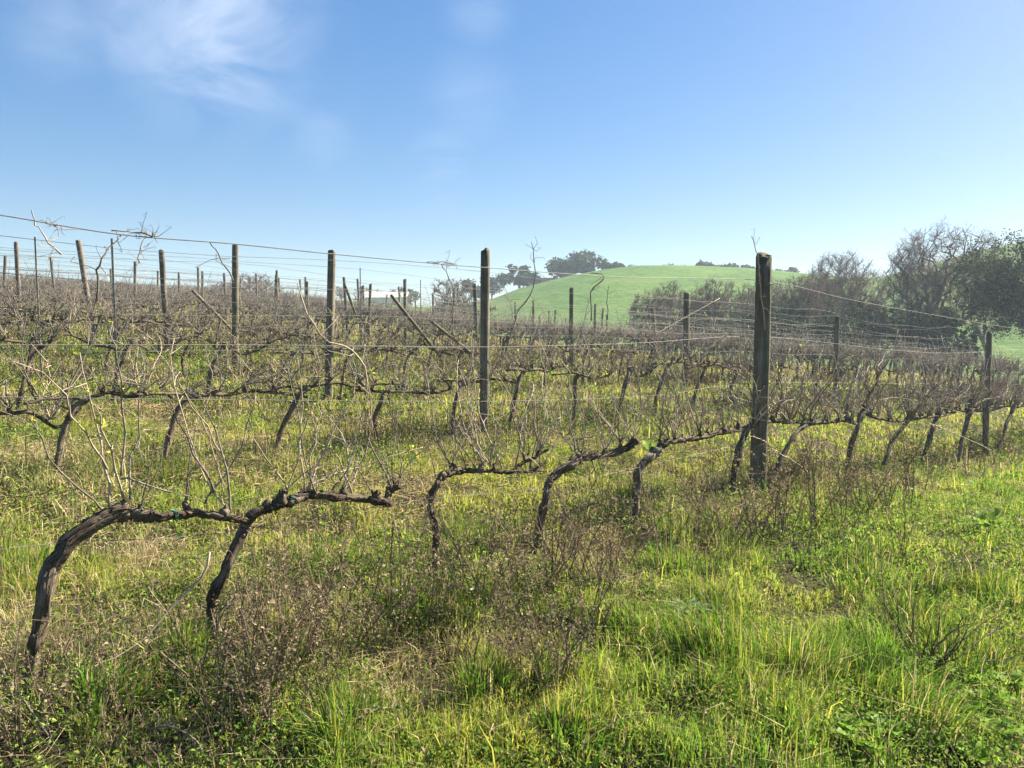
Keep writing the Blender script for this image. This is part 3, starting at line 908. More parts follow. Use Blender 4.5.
# ------------------------------------------------------------------ loose canes in the sky and on the ground
def loose(pl, p, r, label, extra=0, mat='cane', name='dry_cane', group=None, dp=.03, side=(.03, .12), seed=1):
    rg = np.random.default_rng(seed * 17 + 3)
    q = np.cumsum(rg.normal(0, dp, len(pl)))
    P = np.array([on_row(x, y, p + e) for (x, y), e in zip(pl, q)]); b = P[-1].copy(); P -= b
    n = max(10, int(np.linalg.norm(np.diff(P, axis=0), axis=1).sum() / .05))
    Q = catmull(P, n) + rg.normal(0, .003, (n, 3))
    mb = MB(); tube(mb, Q, np.linspace(r, r * .6, n) * (1 + .2 * (np.arange(n) % 3 == 0)), 6)
    for _ in range(extra):
        i = rg.integers(0, n - 1); d = rg.normal(0, 1, 3); d /= np.linalg.norm(d); l = rg.uniform(*side)
        m = Q[i] + d * l * .5; e = m + (d + rg.normal(0, .6, 3)) * l * .5
        d2 = np.cross(d, rg.normal(0, 1, 3)); d2 /= np.linalg.norm(d2); f = e + d2 * l * .3 - d * l * .15
        rt = min(r * .42, .002)
        segs(mb, [Q[i], m, e], [m, e, f], [rt, rt * .8, rt * .6], [rt * .8, rt * .6, rt * .4], 4)
    o = mb.build(name, M[mat]); o.location = b
    tag(o, label, 'cane', group)


loose([(62.5, 255), (52, 245), (45, 237), (41, 230), (37.5, 225), (34, 216), (30, 210)], P1, .003, 'reddish dry cane crossing the top wire near its high end', 6, seed=1)
loose([(97, 300), (97, 275), (100, 262), (109, 248), (121, 235)], P1, .004, 'slanting cane hanging under the wire past the tilted reddish post', 8, 'cane_grey', seed=2)
loose([(155, 235), (148, 234), (139, 233.5), (130, 232.5), (121, 231), (112, 230)], P1, .0034, 'thick dark bundle of tendrils wound along the top wire', 15, 'cane_grey', side=(.02, .07), dp=.004, seed=3)
loose([(139, 263), (140, 247), (145, 239), (148, 234)], P1, .0025, 'fine pale tendril dangling from the bundle on the top wire', 8, seed=4)
loose([(58, 226), (52, 225), (46, 223)], P1, .003, 'short dark tendril knot wound on the high end of top wire', 8, 'cane_grey', side=(.02, .06), dp=.004, seed=5)
loose([(233, 281), (226, 267), (218, 253), (209, 242)], P1 + .2, .0035, 'thin cane slanting from the top wire down to the fourth row post', 5, 'cane_grey', seed=6)
loose([(455, 264), (446, 263), (438, 262.5), (428, 262)], P1, .003, 'dark tendril knot on the top wire beside the second row post', 14, 'cane_grey', side=(.02, .06), dp=.004, seed=7)
loose([(452, 322), (454, 300), (453, 288), (447, 273), (442, 264)], P1 + .1, .003, 'thin cane drooping from the knot on the top wire', 8, 'cane_grey', seed=8)
loose([(367, 394), (366, 371), (358, 357), (351, 350), (340, 345), (328, 342), (316, 326), (306, 310), (297, 282)], P1, .0045, 'long pale crooked cane rising beside the leaning third row post', 7, seed=9)
loose([(505, 350), (514, 325), (519, 310), (530, 295), (535, 278), (534, 258), (532.5, 242)], P1 + .5, .0045, 'tall wavy cane standing up in front of the hill trees', 14, 'cane_grey', seed=10)
loose([(592, 320), (591, 305), (590, 291), (597, 285), (603, 280), (604, 276), (598, 273), (590, 273)], P1 + .8, .005, 'hooked old cane curling over in front of the green hill', 8, 'cane_grey', seed=11)
loose([(608, 320), (607, 300), (609, 285)], P1 + .8, .004, 'short straight cane beside the hooked old one', 4, 'cane_grey', seed=12)
loose([(765, 330), (761, 290), (759, 270), (757, 254), (752, 236)], P1 - .08, .005, 'budding cane standing above the thick front post', 8, 'cane', seed=13)
loose([(210, 552), (203, 575), (188, 592), (165, 615), (145, 640), (120, 655), (100, 664), (73, 676)], P1 - .12, .0045, 'long pale cane drooping to the grass between the two nearest trunks', 3, dp=.01, seed=14)
loose([(1040, 492), (1016, 470), (990, 450), (965, 438), (942, 428), (925, 422)], P1 - .25, .0055, 'long pale cane sagging from the cordon past the thick post', 4, dp=.02, seed=15)
loose([(1010, 505), (1005, 488), (996, 480), (980, 474), (960, 470)], P1 - .4, .006, 'short pale cane bent over the grass by the far trunks', 4, dp=.02, seed=16)
loose([(818, 480), (795, 462), (775, 450), (762, 440), (748, 436)], P1 - .15, .0055, 'pale cane trailing down across the foot of the thick post', 4, dp=.01, seed=17)

# ------------------------------------------------------------------ grass and weeds
def scatter(n, y0, y1, half=.80, power=1.0):
    """points in the wedge of ground seen by the camera (and a margin), even per area"""
    u = rng.uniform(0, 1, n)
    Y = np.sqrt(y0 ** 2 + (y1 ** 2 - y0 ** 2) * u) if power == 1 else y0 * (y1 / y0) ** u
    X = rng.uniform(-half, half, n) * Y
    return X, Y


def strip(X, Y):
    p = (Y - X) * R2
    k = np.round((p - P1) / PSP); k = np.maximum(k, 0)
    d = np.abs(p - P1 - k * PSP)
    return np.exp(-(d / .48) ** 2), p


GREEN = np.array([.115, .215, .028]); LUSH = np.array([.155, .31, .026]); YEL = np.array([.42, .43, .07])
STRAW = np.array([.56, .455, .26]); BROWN = np.array([.215, .165, .115]); OLIVE = np.array([.19, .205, .06])


PATCHES = [(-.42, 2.95, .28, .8), (.15, 3.3, .25, .45), (-.9, 5.4, .5, .5), (.6, 3.9, .35, .4), (-3.0, 6.5, .9, .4)]


def field(X, Y):
    st, p = strip(X, Y)
    n1 = fbm(X * .55 + 4, Y * .55, 21, 3); n2 = fbm(X * 1.7, Y * 1.7 + 9, 31, 3)
    lush = sstep(.2, 1.8, X + .35 * (3.6 - Y) + 1.2 * (n1 - .5)) * sstep(3.1, 1.9, p)
    dry = np.clip(.22 + .55 * st + 1.3 * (n1 - .5) + .9 * (n2 - .5) + .18 * sstep(6, 14, Y) - .55 * lush + .14 * sstep(.5, -2, X) * sstep(9, 4, Y), 0, 1)
    for (gx, gy, gr, ga) in PATCHES: dry = np.clip(dry + ga * np.exp(-((X - gx) ** 2 + (Y - gy) ** 2) / gr ** 2), 0, 1)
    return st, p, lush, dry, n1, n2


BASES = [on_row(*d['trunk'][1], P1)[:2] for d in front[:9]] + [row_xyz(t_of(757, P1), P1)[:2]]


def low_near(X, Y):
    f = np.ones(len(X))
    for bx, by in BASES:
        r = math.hypot(bx, by); ux, uy = bx / r, by / r
        al = X * ux + Y * uy - r; ac = np.abs(-X * uy + Y * ux)
        f = np.minimum(f, np.where((ac < .10) & (al > -.55) & (al < .08), .35, 1))
    return f


def grass_layer(n, y0, y1, hmul, wid, kind, half=.80):
    X, Y = scatter(n, y0, y1, half)
    st, p, lush, dry, n1, n2 = field(X, Y)
    keep = rng.random(n)
    if kind == 'green':
        hol = fbm(X * 2.9 + 11, Y * 2.9, 141, 2); ok = keep < np.clip(1.15 - .75 * dry, .18, 1) * np.clip((hol - .26) * 5, .12, 1)
    else:
        hol = fbm(X * 2.3 + 41, Y * 2.3, 151, 2); ok = keep < np.clip(.12 + .95 * dry, .0, 1) * np.clip((hol - .28) * 5, .1, 1)
    X, Y, st, p, lush, dry, n1, n2 = [a[ok] for a in (X, Y, st, p, lush, dry, n1, n2)]
    n = len(X)
    clump = fbm(X * 5.5, Y * 5.5, 51, 2)
    if kind == 'green':
        cl2 = fbm(X * 2.2 + 3, Y * 2.2, 61, 2)
        H = (.016 + .26 * (clump * .6 + cl2 * .4) ** 3.2 + .03 * st + .05 * lush * clump ** 1.5) * low_near(X, Y) * rng.lognormal(0, .3, n) * hmul
        m = rng.random(n)[:, None]
        yel = np.clip(.55 + 1.5 * (n2 - .5) + .3 * rng.normal(0, 1, n) - .3 * lush - .2 * st + .22 * sstep(3.0, 4.2, p), 0, 1)[:, None]
        col = np.where(m < .55, GREEN, LUSH) * (1 - yel) + YEL * yel
        sr = (rng.random(n) < .10 + .2 * dry)[:, None]
        col = np.where(sr, OLIVE * .6 + STRAW * .4, col)
        lean = np.abs(rng.normal(.4, .4, n))
    else:
        H = (.025 + .14 * clump ** 1.9 + .05 * st) * low_near(X, Y) * rng.lognormal(0, .38, n) * hmul
        m = rng.random(n)[:, None]
        col = np.where(m < .52, STRAW, np.where(m < .76, BROWN * .5 + STRAW * .5, BROWN))
        lean = np.abs(rng.normal(.6, .5, n))
    col = col * rng.uniform(.68, 1.25, (n, 1))
    W = wid * rng.uniform(.6, 1.3, n) * (1.0 if kind == 'green' else .72)
    az = rng.uniform(0, 2 * math.pi, n)
    return X, Y, H, W, lean, az, col


gm = MB(); dm = MB()
for (n, y0, y1, hm, w) in ((105000, 1.9, 4.2, 1.05, .0052), (180000, 4.2, 8.5, 1.05, .0078), (170000, 8.5, 17, 1.1, .014), (150000, 17, 34, 1.1, .028), (90000, 34, 62, 1.3, .065)):
    blades(gm, *grass_layer(n, y0, y1, hm, w, 'green'))
    blades(dm, *grass_layer(int(n * .55), y0, y1, hm * 1.05, w * .9, 'dry'))
o = gm.build('grass', M['grass'], None, False); tag(o, 'fresh green and yellow grass growing over the vineyard floor', None, None, 'stuff')
o = dm.build('dry_grass', M['dry'], None, False); tag(o, 'dead straw coloured grass mixed into the green', None, None, 'stuff')

# low broad-leaved weeds
lm = MB()
for (n, y0, y1, s) in ((90000, 1.9, 4.2, .017), (130000, 4.2, 9, .024), (60000, 9, 22, .05)):
    X, Y = scatter(n, y0, y1)
    st, p, lush, dry, n1, n2 = field(X, Y)
    pt = fbm(X * 1.3 + 31, Y * 1.3, 77, 3)
    ok = rng.random(n) < np.clip((pt - .40) * 4.5 + .3 * lush + .3 * st, 0.12, 1)
    X, Y, st, lush, pt = X[ok], Y[ok], st[ok], lush[ok], pt[ok]; n = len(X)
    Z = ground_z(X, Y) + rng.uniform(.0, 1, n) ** 1.5 * (.07 + .08 * st + .05 * lush)
    c = np.array([.12, .23, .03]) * (1 - .45 * rng.random((n, 1))) + YEL * .5 * rng.random((n, 1)) ** 2; c = np.where(rng.random((n, 1)) < .13, (STRAW * .3 + BROWN * .5) * rng.uniform(.4, 1.0, (n, 1)), c)
    leaves(lm, np.stack([X, Y, Z], 1), s * np.clip(rng.lognormal(-.1, .35, n), .4, 1.5), c, .55, .6)
o = lm.build('ground_cover', M['leaf'], None, False); tag(o, 'low broad leaved weeds scattered through the grass', None, None, 'stuff')

# undergrowth under the vines: brown stalks with crumbly seed heads
um = MB()
X, Y = [np.concatenate(q) for q in zip(scatter(2600, 2.0, 7.5), scatter(75000, 6.5, 26.0))]
st, p, lush, dry, n1, n2 = field(X, Y)
pt = fbm(X * .9 + 7, Y * .9, 88, 2)
ok = rng.random(len(X)) < st * np.clip((pt - .40) * 3.2, 0.04, 1) * np.where(Y < 9, 1.0, .8)
X, Y, st = X[ok], Y[ok], st[ok]; n = len(X)
H = (.12 + .36 * rng.random(n) ** 1.6) * rng.lognormal(0, .2, n) * low_near(X, Y)
sw = np.clip(Y / 5, .7, 3.2)
P0 = np.stack([X, Y, ground_z(X, Y) - .02], 1)
tl = rng.normal(0, .22, (n, 2))
P1_ = P0 + np.stack([tl[:, 0] * H * .5, tl[:, 1] * H * .5, H * .55], 1)
P2_ = P1_ + np.stack([tl[:, 0] * H * .7, tl[:, 1] * H * .7, H * .45], 1)
cc = (BROWN * .7 + STRAW * .08) * rng.uniform(.5, 1.35, (n, 1))
segs(um, P0, P1_, .0019 * sw, .0015 * sw, 3, cc); segs(um, P1_, P2_, .0015 * sw, .0008 * sw, 3, cc)
for _ in range(5):
    f = rng.uniform(.3, 1, (n, 1)); B = np.where(f < .55, P0 + (P1_ - P0) * f / .55, P1_ + (P2_ - P1_) * (f - .55) / .45)
    d = rng.normal(0, 1, (n, 3)); d[:, 2] = np.abs(d[:, 2]) * .8 + .25; d /= np.linalg.norm(d, axis=1)[:, None]
    E = B + d * (H * rng.uniform(.12, .34, n))[:, None]
    segs(um, B, E, .0011 * sw, .0006 * sw, 3, cc)
    k = 2
    for _ in range(k):
        Q = B + (E - B) * rng.uniform(.4, 1.1, (n, 1)) + rng.normal(0, .006, (n, 3))
        hc = np.where(rng.random((n, 1)) < .7, BROWN * .85, np.where(rng.random((n, 1)) < .6, OLIVE * .8, STRAW * .6)) * rng.uniform(.5, 1.3, (n, 1))
        leaves(um, Q, .0105 * sw * rng.lognormal(0, .3, n), hc, .2, .7)
o = um.build('undergrowth', M['dry'], None, False); tag(o, 'brown dead weed stalks crowding under the vine rows', None, None, 'stuff')


fm = MB()
X, Y = scatter(15000, 2.0, 16.0)
st, p, lush, dry, n1, n2 = field(X, Y)
pt = fbm(X * 1.1 + 17, Y * 1.1 + 3, 99, 2)
ok = rng.random(len(X)) < (.12 + .9 * st) * np.clip((pt - .42) * 4, 0.02, 1)
X, Y = X[ok], Y[ok]; n = len(X); sw = np.clip(Y / 5, .7, 3)
H = rng.uniform(.10, .34, n) * rng.lognormal(0, .2, n) * low_near(X, Y)
A0 = np.stack([X, Y, ground_z(X, Y) - .02], 1); A1 = A0 + np.stack([rng.normal(0, .2, n) * H, rng.normal(0, .2, n) * H, H], 1)
gc = (GREEN * .6 + BROWN * .35) * rng.uniform(.6, 1.3, (n, 1))
segs(fm, A0, A1, .0017 * sw, .0009 * sw, 3, gc)
for _ in range(11):
    f = rng.uniform(.15, 1, (n, 1)); d = rng.normal(0, 1, (n, 3)); d[:, 2] = d[:, 2] * .4 + .5
    lc = np.where(rng.random((n, 1)) < .3, YEL * .8, GREEN) * rng.uniform(.6, 1.25, (n, 1))
    leaves(fm, A0 + (A1 - A0) * f, .026 * sw * rng.uniform(.5, 1.3, n) * (1.1 - .5 * f[:, 0]), lc, 0, .42, rng, d)
o = fm.build('leafy_weeds', M['leaf'], None, False); tag(o, 'upright leafy green weeds massed along the vine rows', None, None, 'stuff')
tm = MB()
X, Y = scatter(60000, 1.9, 9.0)
st, p, lush, dry, n1, n2 = field(X, Y)
ok = rng.random(len(X)) < np.clip(dry * 1.3 - .12, .03, 1); X, Y = X[ok], Y[ok]; n = len(X)
a = rng.uniform(0, 6.283, n); l = rng.uniform(.03, .16, n); sw = np.clip(Y / 4.5, .6, 2)
A0 = np.stack([X, Y, ground_z(X, Y) + rng.uniform(.005, .07, n)], 1)
A1 = A0 + np.stack([np.cos(a) * l * .5, np.sin(a) * l * .5, rng.normal(0, .012, n)], 1); A2 = A1 + np.stack([np.cos(a + .4) * l * .5, np.sin(a + .4) * l * .5, rng.normal(-.008, .015, n)], 1)
tc_ = np.where(rng.random((n, 1)) < .6, STRAW, BROWN) * rng.uniform(.55, 1.25, (n, 1))
segs(tm, A0, A1, .0014 * sw, .0013 * sw, 3, tc_); segs(tm, A1, A2, .0013 * sw, .0007 * sw, 3, tc_)
o = tm.build('dead_thatch', M['dry'], None, False); tag(o, 'fallen straw lying matted between the grass blades', None, None, 'stuff')

# individual plants one can make out
def ground_at(px, py):
    d = ray(px, py); s = 2.0
    for _ in range(40):
        pnt = np.array([0, 0, CAMH]) + d * s
        g = float(ground_z(pnt[0], pnt[1], False))
        s += (g - pnt[2]) / (d[2] - (GA * d[0] + GB * d[1]))
    pnt = np.array([0, 0, CAMH]) + d * s
    return np.array([pnt[0], pnt[1], float(ground_z(pnt[0], pnt[1]))])


def dry_weed_mesh(seed, H, nst, spread, fuzz):
    rg = np.random.default_rng(seed); mb = MB()
    for _ in range(nst):
        d = np.array([rg.normal(0, spread), rg.normal(0, spread), 1.0]); h = H * rg.uniform(.55, 1.0)
        p = np.array([rg.normal(0, .03), rg.normal(0, .03), -.03]); pts = [p]
        for i in range(6):
            d = d + rg.normal(0, .09, 3); d /= np.linalg.norm(d); pts.append(pts[-1] + d * h / 6)
        pts = np.array(pts); c = (BROWN * .7 + STRAW * .08) * rg.uniform(.7, 1.3)
        tube(mb, pts, np.linspace(.0028, .0011, 7), 4, 0, c)
        for i in range(2, 7):
            for _ in range(2):
                q = rg.normal(0, .7, 3) + d * .9; q /= np.linalg.norm(q); l = h * rg.uniform(.08, .26)
                e = pts[i] + q * l
                segs(mb, [pts[i]], [e], .0011, .0007, 3, np.array([c]))
                if rg.random() < fuzz:
                    m = rg.integers(3, 7)
                    Q = pts[i] + (e - pts[i]) * rg.uniform(.35, 1.05, (m, 1)) + rg.normal(0, .005, (m, 3))
                    hc = (BROWN * .95 + STRAW * .06) * rg.uniform(.5, 1.4, (m, 1))
                    leaves(mb, Q, .0105 * rg.lognormal(0, .3, m), hc, .2, .7, rg)
    return mb.mesh('dry_weed', M['dry'], False)


wm = [dry_weed_mesh(11 + i, .48, 7, .28, .85) for i in range(5)]
bm_ = [dry_weed_mesh(31 + i, .5, 6, .32, .2) for i in range(3)]
tallw = [dry_weed_mesh(51 + i, .62, 6, .2, .5) for i in range(4)]
for i, (px, py, s, kind) in enumerate([(255, 705, .9, 0), (285, 690, 1.0, 0), (232, 720, .8, 0), (310, 672, 1.0, 0), (345, 660, .9, 0), (372, 650, .8, 0), (270, 740, .7, 0), (395, 632, 1.0, 0), (455, 622, .9, 0), (478, 615, 1, 0), (500, 625, .8, 0),
        (522, 605, 1, 0), (548, 600, 1, 0), (570, 590, 1.1, 0), (592, 596, .9, 0), (612, 580, 1.1, 0), (530, 690, .85, 0), (552, 700, .8, 0), (575, 680, .8, 0), (660, 565, .9, 0), (700, 556, 1, 0), (725, 548, 1, 0), (760, 540, 1.1, 0), (786, 535, 1.1, 0), (812, 528, 1.1, 0), (838, 522, 1.2, 0), (865, 512, 1.2, 0), (890, 505, 1.2, 0), (915, 496, 1.2, 0), (200, 690, .8, 0), (60, 730, .7, 0), (110, 715, .6, 0), (20, 745, .7, 0)]):
    o = bpy.data.objects.new('dry_weed', wm[i % 5]); C.objects.link(o)
    o.location = ground_at(px, py); o.rotation_euler = (0, 0, i * 2.4); s *= 1.15 + .45 * ((i * 7) % 5) / 4; o.scale = (s, s, s)
    tag(o, 'brown dead weed with crumbly seed heads growing under the front vines', 'weed', 'dead weeds under the front vine row')
for i, (px, py, s, lab) in enumerate([(868, 640, 1.0, 'clump of bare upright dead stalks in the lush grass'), (905, 655, .95, 'short bare stalks standing beside the fan of bent ones'), (968, 585, .9, 'thin bare stalks standing in bright grass beyond the bent ones'), (280, 650, 1.05, 'tall wiry bare stalks beside the second front vine'), (545, 655, .9, 'dark wiry stalks in the middle of the near grass')]):
    o = bpy.data.objects.new('dry_weed', bm_[i % 3]); C.objects.link(o)
    o.location = ground_at(px, py); o.rotation_euler = (0, 0, i * 1.9); o.scale = (s, s, s)
    tag(o, lab, 'weed')

for i, (px, py, s) in enumerate([(245, 728, .8), (268, 715, .9), (292, 702, 1.0), (312, 722, .8), (222, 742, .7), (340, 690, .8), (430, 640, .8), (462, 660, .75), (560, 648, .85), (588, 640, .9), (612, 622, .9), (800, 560, 1.0), (850, 545, 1.0), (778, 548, 1.0), (905, 560, .9), (700, 590, .8)]):
    o = bpy.data.objects.new('dry_weed', tallw[i % 4]); C.objects.link(o)
    o.location = ground_at(px, py); o.rotation_euler = (0, 0, i * 2.1); o.scale = (s, s, s)
    tag(o, 'tall wiry upright weed with sparse seed heads beside the front vines', 'weed', 'tall wiry weeds beside the front vines')

# the fan of bent stalks
def fan():
    b = ground_at(925, 676); mb = MB(); rg = np.random.default_rng(5)
    Yd = b[1] / 1.0
    for (x0, y0, x1, y1, x2, y2) in ((925, 675, 960, 655, 1008, 622), (925, 672, 955, 650, 972, 626), (930, 668, 948, 650, 962, 618), (918, 668, 926, 645, 930, 620), (928, 664, 936, 640, 940, 612), (922, 662, 912, 640, 914, 612), (930, 662, 980, 662, 1022, 658), (936, 676, 985, 676, 1030, 676), (912, 655, 900, 630, 898, 600), (926, 660, 950, 632, 975, 622), (934, 670, 962, 640, 1004, 608)):
        P = np.array([at_depth(x0, y0, Yd), at_depth(x1, y1, Yd - rg.uniform(-.1, .1)), at_depth(x2, y2, Yd + rg.uniform(-.2, .2))]) - b
        Q = catmull(P, 10) + rg.normal(0, .004, (10, 3)); c = BROWN * .62 * rg.uniform(.8, 1.3)
        tube(mb, Q, np.linspace(.0042, .0018, 10), 5, 0, c)
        for i in range(4, 10):
            for _ in range(2):
                q = rg.normal(0, .6, 3) + (Q[-1] - Q[0]); q /= np.linalg.norm(q)
                segs(mb, [Q[i]], [Q[i] + q * rg.uniform(.02, .09)], .0013, .0007, 3, np.array([c * 1.2]))
    o = mb.build('dry_shrub', M['dry'], None, False); o.location = b
    tag(o, 'fan of bent dark dead stalks splaying over the lush grass', 'shrub')


fan()


def tuft(px, py, R, H, n, label, colA, colB, name='grass_tuft', seed=3, w=.005):
    rg = np.random.default_rng(seed); b = ground_at(px, py); mb = MB()
    cl = rg.normal(0, .42, (9, 2)) * R; ch = rg.uniform(.45, 1.1, 9); ci = rg.integers(0, 9, n)
    X = cl[ci, 0] + rg.normal(0, .16, n) * R; Y = cl[ci, 1] + rg.normal(0, .16, n) * R; rr = np.minimum(np.hypot(X, Y), R)
    h = H * np.clip(rg.lognormal(-.25, .35, n), .2, 1.3) * ch[ci]; lean = np.abs(rg.normal(.45, .35, n)) * (.5 + .7 * rr / R)
    az = np.arctan2(X, Y) + rg.normal(0, .9, n)
    Z = ground_z(X + b[0], Y + b[1]) - b[2]
    base = np.stack([X, Y, Z - .02], 1); ld = np.stack([np.sin(az), np.cos(az), np.zeros(n)], 1)
    fa = rg.uniform(0, 6.283, n); sd = np.stack([np.cos(fa), np.sin(fa), np.zeros(n)], 1) * (w * rg.uniform(.6, 1.2, n) * .5)[:, None]
    m = base + UPV * (h * .6)[:, None] + ld * (h * lean * .35)[:, None]
    tp = base + UPV * (h * (1 - .3 * np.clip(lean, 0, 1.3)))[:, None] + ld * (h * lean)[:, None]
    v = np.stack([base - sd, base + sd, m - sd * .8, m + sd * .8, tp], 1).reshape(-1, 3); k = np.arange(n)[:, None] * 5
    f = rg.random((n, 1)); col = (colA * f + colB * (1 - f)); col = np.where(rg.random((n, 1)) < .22, YEL * .8, np.where(rg.random((n, 1)) < .12, STRAW * .8, col)) * rg.uniform(.6, 1.2, (n, 1))
    mb.add(v, k + np.array([[0, 1, 3, 2]]), k + np.array([[2, 3, 4]]), np.repeat(col, 5, 0))
    o = mb.build(name, M['grass'], None, False); o.location = b
    tag(o, label, 'grass tuft')


tuft(790, 668, .42, .30, 3400, 'big dense grass tuft with painted-in shade in front of the bare stalks', GREEN * .6, LUSH * .75, seed=3)  # greens darkened to stand in for the shadow inside the tuft
tuft(690, 578, .24, .22, 800, 'green grass tuft below the cordon before the thick post', GREEN, LUSH, seed=4)
tuft(735, 555, .24, .2, 600, 'green grass tuft at the foot of the thick post', GREEN, OLIVE, seed=5)
tuft(92, 712, .15, .2, 500, 'grass clump with broad blades at the foot of the thickest vine', GREEN, LUSH, seed=6, w=.009)
tuft(640, 505, .3, .24, 1200, 'dark grass tuft in the alley behind the bulky-headed vine', GREEN, OLIVE, seed=7)
tuft(150, 480, .35, .28, 1400, 'dark grass tuft in the alley behind the thickest vine', GREEN * .8, OLIVE, seed=8)


def rosette(px, py, n, L, w, c, label, name, cat, seed, up=.35):
    rg = np.random.default_rng(seed); b = ground_at(px, py); mb = MB()
    for i in range(n):
        a = i * 2.399 + rg.normal(0, .2); l = L * rg.uniform(.6, 1.05); e = up * rg.uniform(.5, 1.6)
        t = np.linspace(0, 1, 9)
        mid = np.stack([np.cos(a) * l * t, np.sin(a) * l * t, .01 + l * (e * t - .55 * e * t ** 2.2)], 1)
        sd = np.array([-math.sin(a), math.cos(a), 0])
        lob = w * l * np.sin(np.pi * np.clip(t * .92 + .08, 0, 1)) ** .7 * (1 + .35 * np.where(np.arange(9) % 2, 1, -1))
        lv = mid + sd * lob[:, None] + UPV * .25 * lob[:, None]; rv = mid - sd * lob[:, None] + UPV * .25 * lob[:, None]
        v = np.concatenate([lv, mid, rv]); q = []
        for k in range(8): q += [(k, k + 1, 9 + k + 1, 9 + k), (9 + k, 9 + k + 1, 18 + k + 1, 18 + k)]
        mb.add(v, q, None, c * rg.uniform(.75, 1.2))
    o = mb.build(name, M['leaf'], None, True); o.location = b
    tag(o, label, cat)


rosette(686, 618, 9, .13, .13, np.array([.22, .29, .20]), 'silvery spiky thistle rosette in the grass before the thick post', 'thistle', 'thistle', 3, .7)
for i, (px, py) in enumerate([(868, 712), (900, 705), (925, 722), (845, 735), (890, 745), (955, 745), (985, 712), (1010, 690), (970, 690), (930, 755), (820, 715), (875, 690), (940, 700), (860, 755), (1000, 735), (915, 675), (975, 765), (790, 760)]):
    rosette(px, py, 10, .105, .24, np.array([.17, .31, .03]) * (.8 + .05 * (i % 6)), 'bright green broad leaved plant low in the lush grass', 'leafy_weed', 'weed', 20 + i, .9)
    bpy.data.objects[-1] if False else None
for o in list(C.objects):
    if o.name.startswith('leafy_weed'): o['group'] = 'broad leaved plants in the lush grass'
for i, (px, py, lab) in enumerate([(650, 425, 'fresh bright green sprig under the cordon of the bulky-headed vine'), (985, 500, 'bright yellow green leafy weed by the far trunks')]):
    rosette(px, py + 30, 14, .16, .2, np.array([.17, .28, .03]), lab, 'leafy_weed', 'weed', 60 + i, 1.4)
for i, (px, py, R_, h_) in enumerate([(735, 690, .3, .22), (850, 690, .3, .2), (905, 632, .35, .22), (700, 655, .28, .2), (960, 668, .3, .2), (640, 640, .25, .19), (780, 745, .25, .18), (880, 580, .35, .2), (990, 610, .35, .22), (480, 700, .22, .17), (560, 740, .22, .17), (350, 745, .2, .17), (180, 665, .2, .18), (420, 612, .28, .22), (30, 590, .3, .2), (320, 560, .3, .2), (480, 540, .3, .2), (690, 545, .3, .24)]):
    tuft(px, py, R_, h_, 1100, 'ragged grass tussock standing above the shorter sward', GREEN * .55, LUSH * .8, seed=40 + i, w=.006)  # added for dark shadow pockets; greens darkened to paint that shade in
for o in list(C.objects):
    if o.name.startswith('grass_tuft') and o['label'].startswith('ragged'): o['group'] = 'ragged tussocks in the near grass'
# white daisies
def daisy(px, py, i):
    b = ground_at(px, py); rg = np.random.default_rng(i); mb = MB()
    h = .13; P = np.array([(0, 0, 0), (.008, 0, h * .5), (.004, .006, h)])
    root = empty('white_flower', b, 0, 'small white flower head standing in the grass under the vines', 'flower', 'white flowers in the grass')
    tube(mb, P, .0014, 4, 0, GREEN); mb.build('stem', M['leaf'], root)
    fm = MB(); a = np.linspace(0, 6.283, 12, endpoint=False)
    D = np.stack([np.cos(a), np.sin(a), np.full(12, .25)], 1)
    leaves(fm, np.repeat(P[-1:], 12, 0), .016, np.ones((12, 3)) * .8, 0, .5, rg, D); fm.build('petals', M['leaf'], root, False)


for i, (px, py) in enumerate([(898, 492), (938, 497), (962, 500), (970, 495), (394, 620), (402, 612), (912, 500), (472, 625)]): daisy(px, py, i)


# fallen branch and twigs
def ground_path(pl, r, label, name, mat, lift=.03, seed=1, rough=.15):
    rg = np.random.default_rng(seed)
    P = np.array([ground_at(x, y) + UPV * (lift * (1 + .8 * math.sin(i))) for i, (x, y) in enumerate(pl)]); b = P[0].copy(); P -= b
    n = len(pl) * 6; mb = MB(); Q = catmull(P, n)
    tube(mb, Q, np.linspace(r, r * .5, n), 7, rough, None, rg)
    for i in range(3, n, 4):
        q = rg.normal(0, 1, 3); q[2] = abs(q[2]); q /= np.linalg.norm(q)
        segs(mb, [Q[i]], [Q[i] + q * rg.uniform(.02, .08)], r * .4, r * .2, 4)
    o = mb.build(name, M[mat]); o.location = b
    tag(o, label, 'branch')


ground_path([(575, 768), (600, 752), (630, 740), (655, 731), (682, 727)], .0055, 'dark curved fallen branch lying in the near grass', 'fallen_branch', 'bark', .03, 2)
ground_path([(357, 735), (375, 730), (392, 724), (404, 719)], .006, 'weathered broken stick lying on matted dead grass', 'fallen_branch', 'cane_grey', .03, 3)
ground_path([(0, 680), (20, 712), (45, 745), (60, 760)], .004, 'thin weathered stick by the foot of the thickest vine', 'fallen_branch', 'cane_grey', .04, 4)
ground_path([(150, 738), (170, 745), (195, 760), (205, 770)], .004, 'bent weathered stick in the grass at the frame bottom', 'fallen_branch', 'cane_grey', .05, 5)

